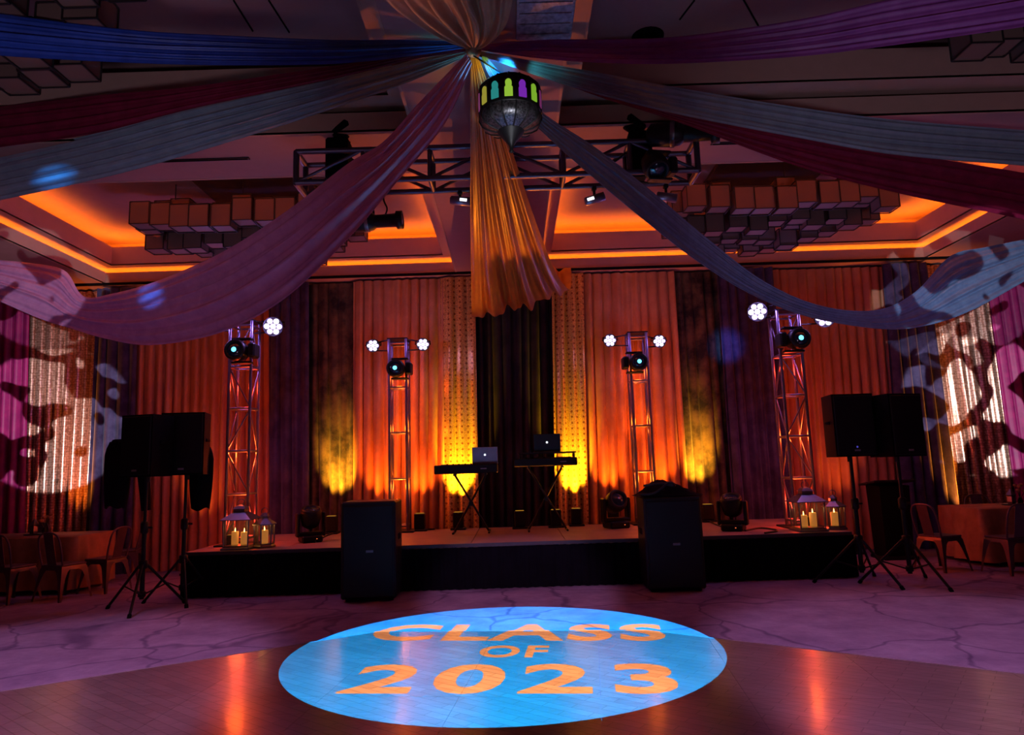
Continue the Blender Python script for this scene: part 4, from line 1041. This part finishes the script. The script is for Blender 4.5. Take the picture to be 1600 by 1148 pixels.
# ================================================================== STAGE FLOOR LIGHTS AND CABLES
q = PZ(481, 848, SH); moving_head('moving head standing on the stage at left beside the subwoofer', (q.x, q.y+.12, SH), .5, -1.2, False, .95, True)
q = PZ(1151, 830, SH); moving_head('moving head standing on the stage at right with a red pilot lamp', (q.x, q.y+.12, SH), -.5, -1.2, False, .95, True)
q = PY(962, 800, 10.5); moving_head('squat moving head standing behind the right subwoofer', (q.x, 10.5, SH), .3, -.4, False, 1.05, True)
def floor_cable(label, pts, r=.012):
    P = [Vector((PZ(x, y, SH).x, min(11.15, PZ(x, y, SH).y), SH+r)) for x, y in pts]
    return tag(MB().tube(catmull(P, 6), r, 6).build('stage_cable', 'cable'), label, 'cable', 'cables lying on the stage')
floor_cable('cable running from the left stage moving head to the subwoofer', [(492, 848), (510, 838), (528, 832)])
floor_cable('cable curling at the foot of the shorter left tower', [(622, 822), (650, 824), (672, 820), (684, 824), (660, 828)])
floor_cable('cable curling behind the right stage moving head', [(1165, 830), (1190, 826), (1215, 830), (1195, 834)])
floor_cable('cable running back between the right subwoofer and moving head', [(1098, 812), (1118, 820), (1140, 828)])

# ================================================================== CANDLE LANTERNS
def lantern(label, c, wd, H, n=4, phase=PI/4):
    t = thing('candle_lantern', label, 'lantern', c, group='candle lanterns on the stage corners'); r = wd*.5; k2 = 1/math.cos(PI/n) if n > 4 else math.sqrt(2)
    body = H*.56; R = r*k2 if n == 4 else r
    MB().lathe([(R*1.12, 0), (R*1.12, .02), (R*1.0, .035), (R*.95, .05)], n, smooth=False, phase=phase).build('base', 'zinc', t)
    MB().lathe([(R*1.18, body), (R*1.2, body+.012), (R*.75, body+H*.10), (R*.42, body+H*.16), (R*.40, body+H*.21), (R*.50, body+H*.215), (R*.30, body+H*.27), (.012, body+H*.30)], n, smooth=False, phase=phase).build('roof', 'zinc', t)
    for k in range(n):
        a = phase+2*PI*k/n; b = phase+2*PI*(k+1)/n
        MB().tube([(R*.95*math.cos(a), R*.95*math.sin(a), .045), (R*1.0*math.cos(a), R*1.0*math.sin(a), body)], .010, 6).build('corner_post', 'zinc', t)
        ca_, sa_, cb_, sb_ = math.cos(a)*R*.93, math.sin(a)*R*.93, math.cos(b)*R*.93, math.sin(b)*R*.93
        MB().add([(ca_, sa_, .05), (cb_, sb_, .05), (cb_, sb_, body), (ca_, sa_, body)], [(0, 1, 2, 3)]).build('pane', 'pane', t)
    pts = [(.045*math.cos(x), 0, body+H*.335+.045*math.sin(x)) for x in [2*PI*k/12 for k in range(13)]]
    MB().tube(pts, .006, 6).build('hanging_ring', 'zinc', t)
    return t
def candle(label, c, r, h):
    t = thing('candle', label, 'candle', c, group='pillar candles in the lanterns')
    MB().lathe([(r, 0), (r, h-.01), (r*.9, h), (r*.5, h-.012), (.002, h-.014)], 16).build('wax', 'wax', t)
    MB().lathe([(.002, h-.015), (.008, h+.008), (.006, h+.025), (.001, h+.05)], 8).build('flame', 'flame', t)
    point('candle_light', (c[0], c[1], c[2]+h+.06), (1, .45, .08), .35, .02); return t
q = PY(373, 851, 9.2); lantern('taller candle lantern on the left stage corner', (q.x, 9.25, SH), .33, .66)
for dx, h, l in ((-.07, .17, 'left candle in the taller left lantern'), (.05, .16, 'right candle in the taller left lantern')): candle(l, (q.x+dx, 9.25, SH+.052), .045, h)
q = PY(412, 848, 9.3); lantern('smaller candle lantern on the left stage corner', (q.x, 9.32, SH), .26, .52, 6, PI/6); candle('candle in the smaller left lantern', (q.x, 9.32, SH+.052), .05, .17)
q = PY(1266, 828, 9.2); lantern('taller candle lantern on the right stage corner', (q.x, 9.25, SH), .33, .66)
for dx, h, l in ((-.05, .15, 'left candle in the taller right lantern'), (.07, .18, 'right candle in the taller right lantern')): candle(l, (q.x+dx, 9.25, SH+.052), .045, h)
q = PY(1307, 829, 9.3); lantern('smaller candle lantern on the right stage corner', (q.x, 9.32, SH), .26, .52, 6, PI/6); candle('candle in the smaller right lantern', (q.x, 9.32, SH+.052), .05, .17)

# ================================================================== TABLES AND CAFE CHAIRS
def table(label, clabel, x0, x1, y0, y1, H=.75):
    cx, cy = (x0+x1)/2, (y0+y1)/2
    t = thing('banquet_table', label, 'table', (cx, cy, 0))
    MB().bbox((0, 0, H-.02), (x1-x0-.02, y1-y0-.02, .04), .006).build('tabletop', 'wall', t)
    for sx in (-1, 1):
        for sy in (-1, 1): MB().tube([(sx*(x1-x0)*.42, sy*(y1-y0)*.4, 0), (sx*(x1-x0)*.42, sy*(y1-y0)*.4, H-.03)], .02, 8).build('leg', 'black', t)
    per = []; nxx = 60; nyy = 24
    for i in range(nxx): per.append((x0+(x1-x0)*i/nxx, y0, 0, -1))
    for i in range(nyy): per.append((x1, y0+(y1-y0)*i/nyy, 1, 0))
    for i in range(nxx): per.append((x1-(x1-x0)*i/nxx, y1, 0, 1))
    for i in range(nyy): per.append((x0, y1-(y1-y0)*i/nyy, -1, 0))
    vs = []; fs = []; n = len(per)
    for r, z in enumerate((H+.006, H-.01, H-.2, H-.45, .06)):
        for i, (x, y, ax_, ay) in enumerate(per):
            o = (0, .006, .02, .035, .05)[r]*(1+.8*math.sin(i*.9)+.4*math.sin(i*.37)); vs.append((x+ax_*o, y+ay*o, z))
    for r in range(4):
        for i in range(n): fs.append((r*n+i, (r+1)*n+i, (r+1)*n+(i+1) % n, r*n+(i+1) % n))
    fs.append(tuple(range(n)))
    tag(MB().add(vs, fs, True).build('tablecloth', 'tablecloth'), clabel, 'tablecloth')
tl = PY(152, 838, 10.05)
table('long banquet table at the far left under a copper cloth', 'copper cloth draped over the far left table', tl.x-3.0, tl.x, tl.y-.45, tl.y+.45)
tr_ = PY(1500, 800, 9.85)
table('banquet table at the far right under a copper cloth', 'copper cloth draped over the far right table', tr_.x, tr_.x+3.0, tr_.y-.40, tr_.y+.5)
def make_chair():
    """sheet-metal cafe chair, faces +Y"""
    t = thing('cafe_chair', 'x', 'chair', (0, 0, 0), 0, 'metal cafe chairs at the tables'); s = .18; H = .45
    MB().bbox((0, 0, H-.012), (.37, .36, .024), .01).build('seat', 'chairmetal', t)
    MB().add([(-.17, -.17, H-.02), (.17, -.17, H-.02), (.17, .17, H-.02), (-.17, .17, H-.02), (-.185, -.185, H-.07), (.185, -.185, H-.07), (.185, .185, H-.07), (-.185, .185, H-.07)],
             [(0, 4, 5, 1), (1, 5, 6, 2), (2, 6, 7, 3), (3, 7, 4, 0)]).build('apron', 'chairmetal', t)
    for sx in (-1, 1):
        for sy in (-1, 1):
            b = MB(); X, Y = sx*.183, sy*.183; fx, fy = sx*.235, sy*.235
            # folded sheet leg: wide shoulder narrowing to a foot, two faces meeting at the corner
            pr = [(H-.05, .13), (H-.10, .085), (H-.18, .06), (.12, .036), (.0, .028)]
            va = []; fs = []
            for (z, w_) in pr:
                k = (H-.05-z)/(H-.05); x = X+(fx-X)*k; y = Y+(fy-Y)*k
                va += [(x-sx*w_, y, z), (x, y, z), (x, y-sy*w_, z)]
            for i in range(len(pr)-1):
                o = 3*i; fs += [(o, o+1, o+4, o+3), (o+1, o+2, o+5, o+4)]
            b.add(va, fs); b.build('leg', 'chairmetal', t)
    MB().tube(catmull([(-.17, -.165, H-.01), (-.185, -.20, H+.15), (-.17, -.235, H+.32), (-.09, -.25, H+.395), (.09, -.25, H+.395), (.17, -.235, H+.32), (.185, -.20, H+.15), (.17, -.165, H-.01)], 5), .012, 8).build('back_frame', 'chairmetal', t)
    MB().add([(-.075, -.172, H), (.075, -.172, H), (.08, -.252, H+.39), (-.08, -.252, H+.39), (-.075, -.166, H), (.075, -.166, H), (.08, -.246, H+.39), (-.08, -.246, H+.39)],
             [(0, 1, 2, 3), (5, 4, 7, 6), (0, 3, 7, 4), (1, 5, 6, 2)]).build('back_slat', 'chairmetal', t)
    return t
ch0 = make_chair()
def seat_at(px, py, y): return PY(px, py, y)
CH = [(seat_at(20, 888, 9.15), -.25, 'metal cafe chair nearest the left edge, back to the camera'),
      (seat_at(100, 884, 9.22), -.3, 'metal cafe chair second from the left edge, back to the camera'),
      (seat_at(166, 872, 9.75), 1.35, 'metal cafe chair at the right end of the left table, beside the tripod stand'),
      (seat_at(196, 868, 10.75), 1.9, 'metal cafe chair behind the end of the left table, near the dark curtain'),
      (seat_at(40, 860, 10.98), 3.0, 'metal cafe chair on the far side of the left table, only its hoop showing'),
      (seat_at(1468, 842, 9.35), -1.25, 'metal cafe chair at the left end of the right table, seen side on'),
      (seat_at(1576, 846, 8.95), .15, 'metal cafe chair at the right edge with its back to the camera'),
      (seat_at(1545, 835, 10.7), 3.0, 'metal cafe chair on the far side of the right table')]
for i, (p, rz, lab) in enumerate(CH):
    o = ch0 if i == 0 else copy_tree(ch0); o.location = (p.x, p.y, 0); o.rotation_euler = (0, 0, rz); o['label'] = lab
def centerpiece(label, x, y, z, seed):
    t = thing('centerpiece', label, 'centerpiece', (x, y, z)); rnd = random.Random(seed)
    MB().lathe([(.16, 0), (.17, .012), (.15, .016), (.02, .016)], 18).build('tray', 'black', t)
    MB().lathe([(.05, .014), (.06, .05), (.055, .12), (.07, .14), (.03, .19), (.01, .22)], 6, (-.05, 0, 0), smooth=False).build('small_lantern', 'zinc', t)
    MB().lathe([(.03, .014), (.035, .06), (.02, .09), (.025, .10)], 10, (.09, .02, 0)).build('bud_vase', 'black', t)
    for k in range(5):
        a = rnd.uniform(0, 6.28); r = rnd.uniform(.02, .07); h = rnd.uniform(.18, .3)
        s = MB().tube([(.09, .02, .08), (.09+r*.5*math.cos(a), .02+r*.5*math.sin(a), h*.7), (.09+r*math.cos(a), .02+r*math.sin(a), h)], .004, 5).build('stem', 'green', t)
        MB().lathe([(.002, -.025), (.026, -.01), (.03, .008), (.015, .022), (.002, .024)], 8, (.09+r*math.cos(a), .02+r*math.sin(a), h)).build('bloom', 'tablecloth', s)
    return t
q = PY(58, 834, 10.1); centerpiece('dark lantern and bud vase centerpiece on the left table', q.x, q.y, .758, 1)
q = PY(1588, 797, 9.9); centerpiece('dark centerpiece on the right table at the picture edge', q.x, q.y, .758, 2)

# ================================================================== PATTERN PROJECTIONS ON THE SIDE CURTAINS
def pattern_spot(name, loc, target, col, power, ang, seed, scale):
    o = spot(name, loc, target, col, power, ang, .12, .015); nt, em = light_nodes(o); L = nt.links
    tc = node(nt, 'ShaderNodeTexCoord'); sp = node(nt, 'ShaderNodeSeparateXYZ'); L.new(tc.outputs['Normal'], sp.inputs[0])
    dx = node(nt, 'ShaderNodeMath', operation='DIVIDE'); L.new(sp.outputs[0], dx.inputs[0]); L.new(sp.outputs[2], dx.inputs[1])
    dy = node(nt, 'ShaderNodeMath', operation='DIVIDE'); L.new(sp.outputs[1], dy.inputs[0]); L.new(sp.outputs[2], dy.inputs[1])
    cb_ = node(nt, 'ShaderNodeCombineXYZ'); L.new(dx.outputs[0], cb_.inputs[0]); L.new(dy.outputs[0], cb_.inputs[1]); cb_.inputs[2].default_value = seed
    wv = node(nt, 'ShaderNodeTexWave'); wv.wave_type = 'RINGS'; wv.inputs['Scale'].default_value = scale; wv.inputs['Distortion'].default_value = 9
    wv.inputs['Detail'].default_value = 1.2; wv.inputs['Detail Scale'].default_value = 1.3; L.new(cb_.outputs[0], wv.inputs['Vector'])
    rp = node(nt, 'ShaderNodeValToRGB'); rp.color_ramp.elements[0].position = .46; rp.color_ramp.elements[0].color = (0, 0, 0, 1); rp.color_ramp.elements[1].position = .54; rp.color_ramp.elements[1].color = (1, 1, 1, 1)
    L.new(wv.outputs['Fac'], rp.inputs['Fac']); L.new(rp.outputs['Color'], em.inputs['Strength'])
    return o
pattern_spot('pattern_lamp', (-.5, -.6, 1.8), PY(88, 655, 11.5), (.92, .86, 1.0), 6500, 10, 1.0, 15.0)
pattern_spot('pattern_lamp', (-.6, -.6, 1.9), PY(45, 440, 8.6), (.85, .82, 1.0), 2600, 8.0, 2.0, 15.0)
pattern_spot('pattern_lamp', (.5, -.6, 1.8), PY(1540, 625, 11.5), (.88, .88, 1.0), 6500, 10.5, 4.0, 15.0)
pattern_spot('pattern_lamp', (.6, -.6, 1.9), PY(1510, 450, 8.5), (.75, .82, 1.0), 2600, 10.0, 6.0, 15.0)
# blue moving-light beams that catch the drapes
def streak_spot(name, loc, target, col, power, ang, th, a, b, k):
    """beam with streaks shaped into it: a soft ellipse cut into parallel streaks"""
    o = spot(name, loc, target, col, power, ang, .2, .015); nt, em = light_nodes(o); L = nt.links
    def math_(op, x, y=None):
        n = node(nt, 'ShaderNodeMath', operation=op)
        for q, val in enumerate((x, y)):
            if val is None: continue
            if isinstance(val, (int, float)): n.inputs[q].default_value = val
            else: L.new(val, n.inputs[q])
        return n.outputs[0]
    tc = node(nt, 'ShaderNodeTexCoord'); sp = node(nt, 'ShaderNodeSeparateXYZ'); L.new(tc.outputs['Normal'], sp.inputs[0])
    dx = math_('DIVIDE', sp.outputs[0], sp.outputs[2]); dy = math_('DIVIDE', sp.outputs[1], sp.outputs[2])
    u = math_('ADD', math_('MULTIPLY', dx, math.cos(th)), math_('MULTIPLY', dy, math.sin(th)))
    v = math_('SUBTRACT', math_('MULTIPLY', dy, math.cos(th)), math_('MULTIPLY', dx, math.sin(th)))
    r2 = math_('ADD', math_('POWER', math_('DIVIDE', u, a), 2.0), math_('POWER', math_('DIVIDE', v, b), 2.0))
    f = math_('POWER', math_('MAXIMUM', math_('SUBTRACT', 1.0, r2), 0.0), 1.5)
    st = math_('POWER', math_('ABSOLUTE', math_('COSINE', math_('MULTIPLY', v, k))), 2.0)  # streaks put into the light in place of highlights along the pleats
    L.new(math_('MULTIPLY', f, math_('ADD', .12, st)), em.inputs['Strength']); return o
streak_spot('blue_beam', (-.5, -.6, 1.9), PY(85, 277, 6.4), (.03, .32, 1.0), 7500, 6, math.radians(-160), .030, .016, 260)
streak_spot('blue_beam', (-.5, -.6, 1.9), PY(236, 462, 7.35), (.05, .32, 1.0), 9500, 6, math.radians(-155), .020, .022, 240)
spot('blue_beam', (2.6, 6.5, 2.6), PY(1135, 540, 11.4), (.05, .2, 1.0), 900, 8, .9, .02)
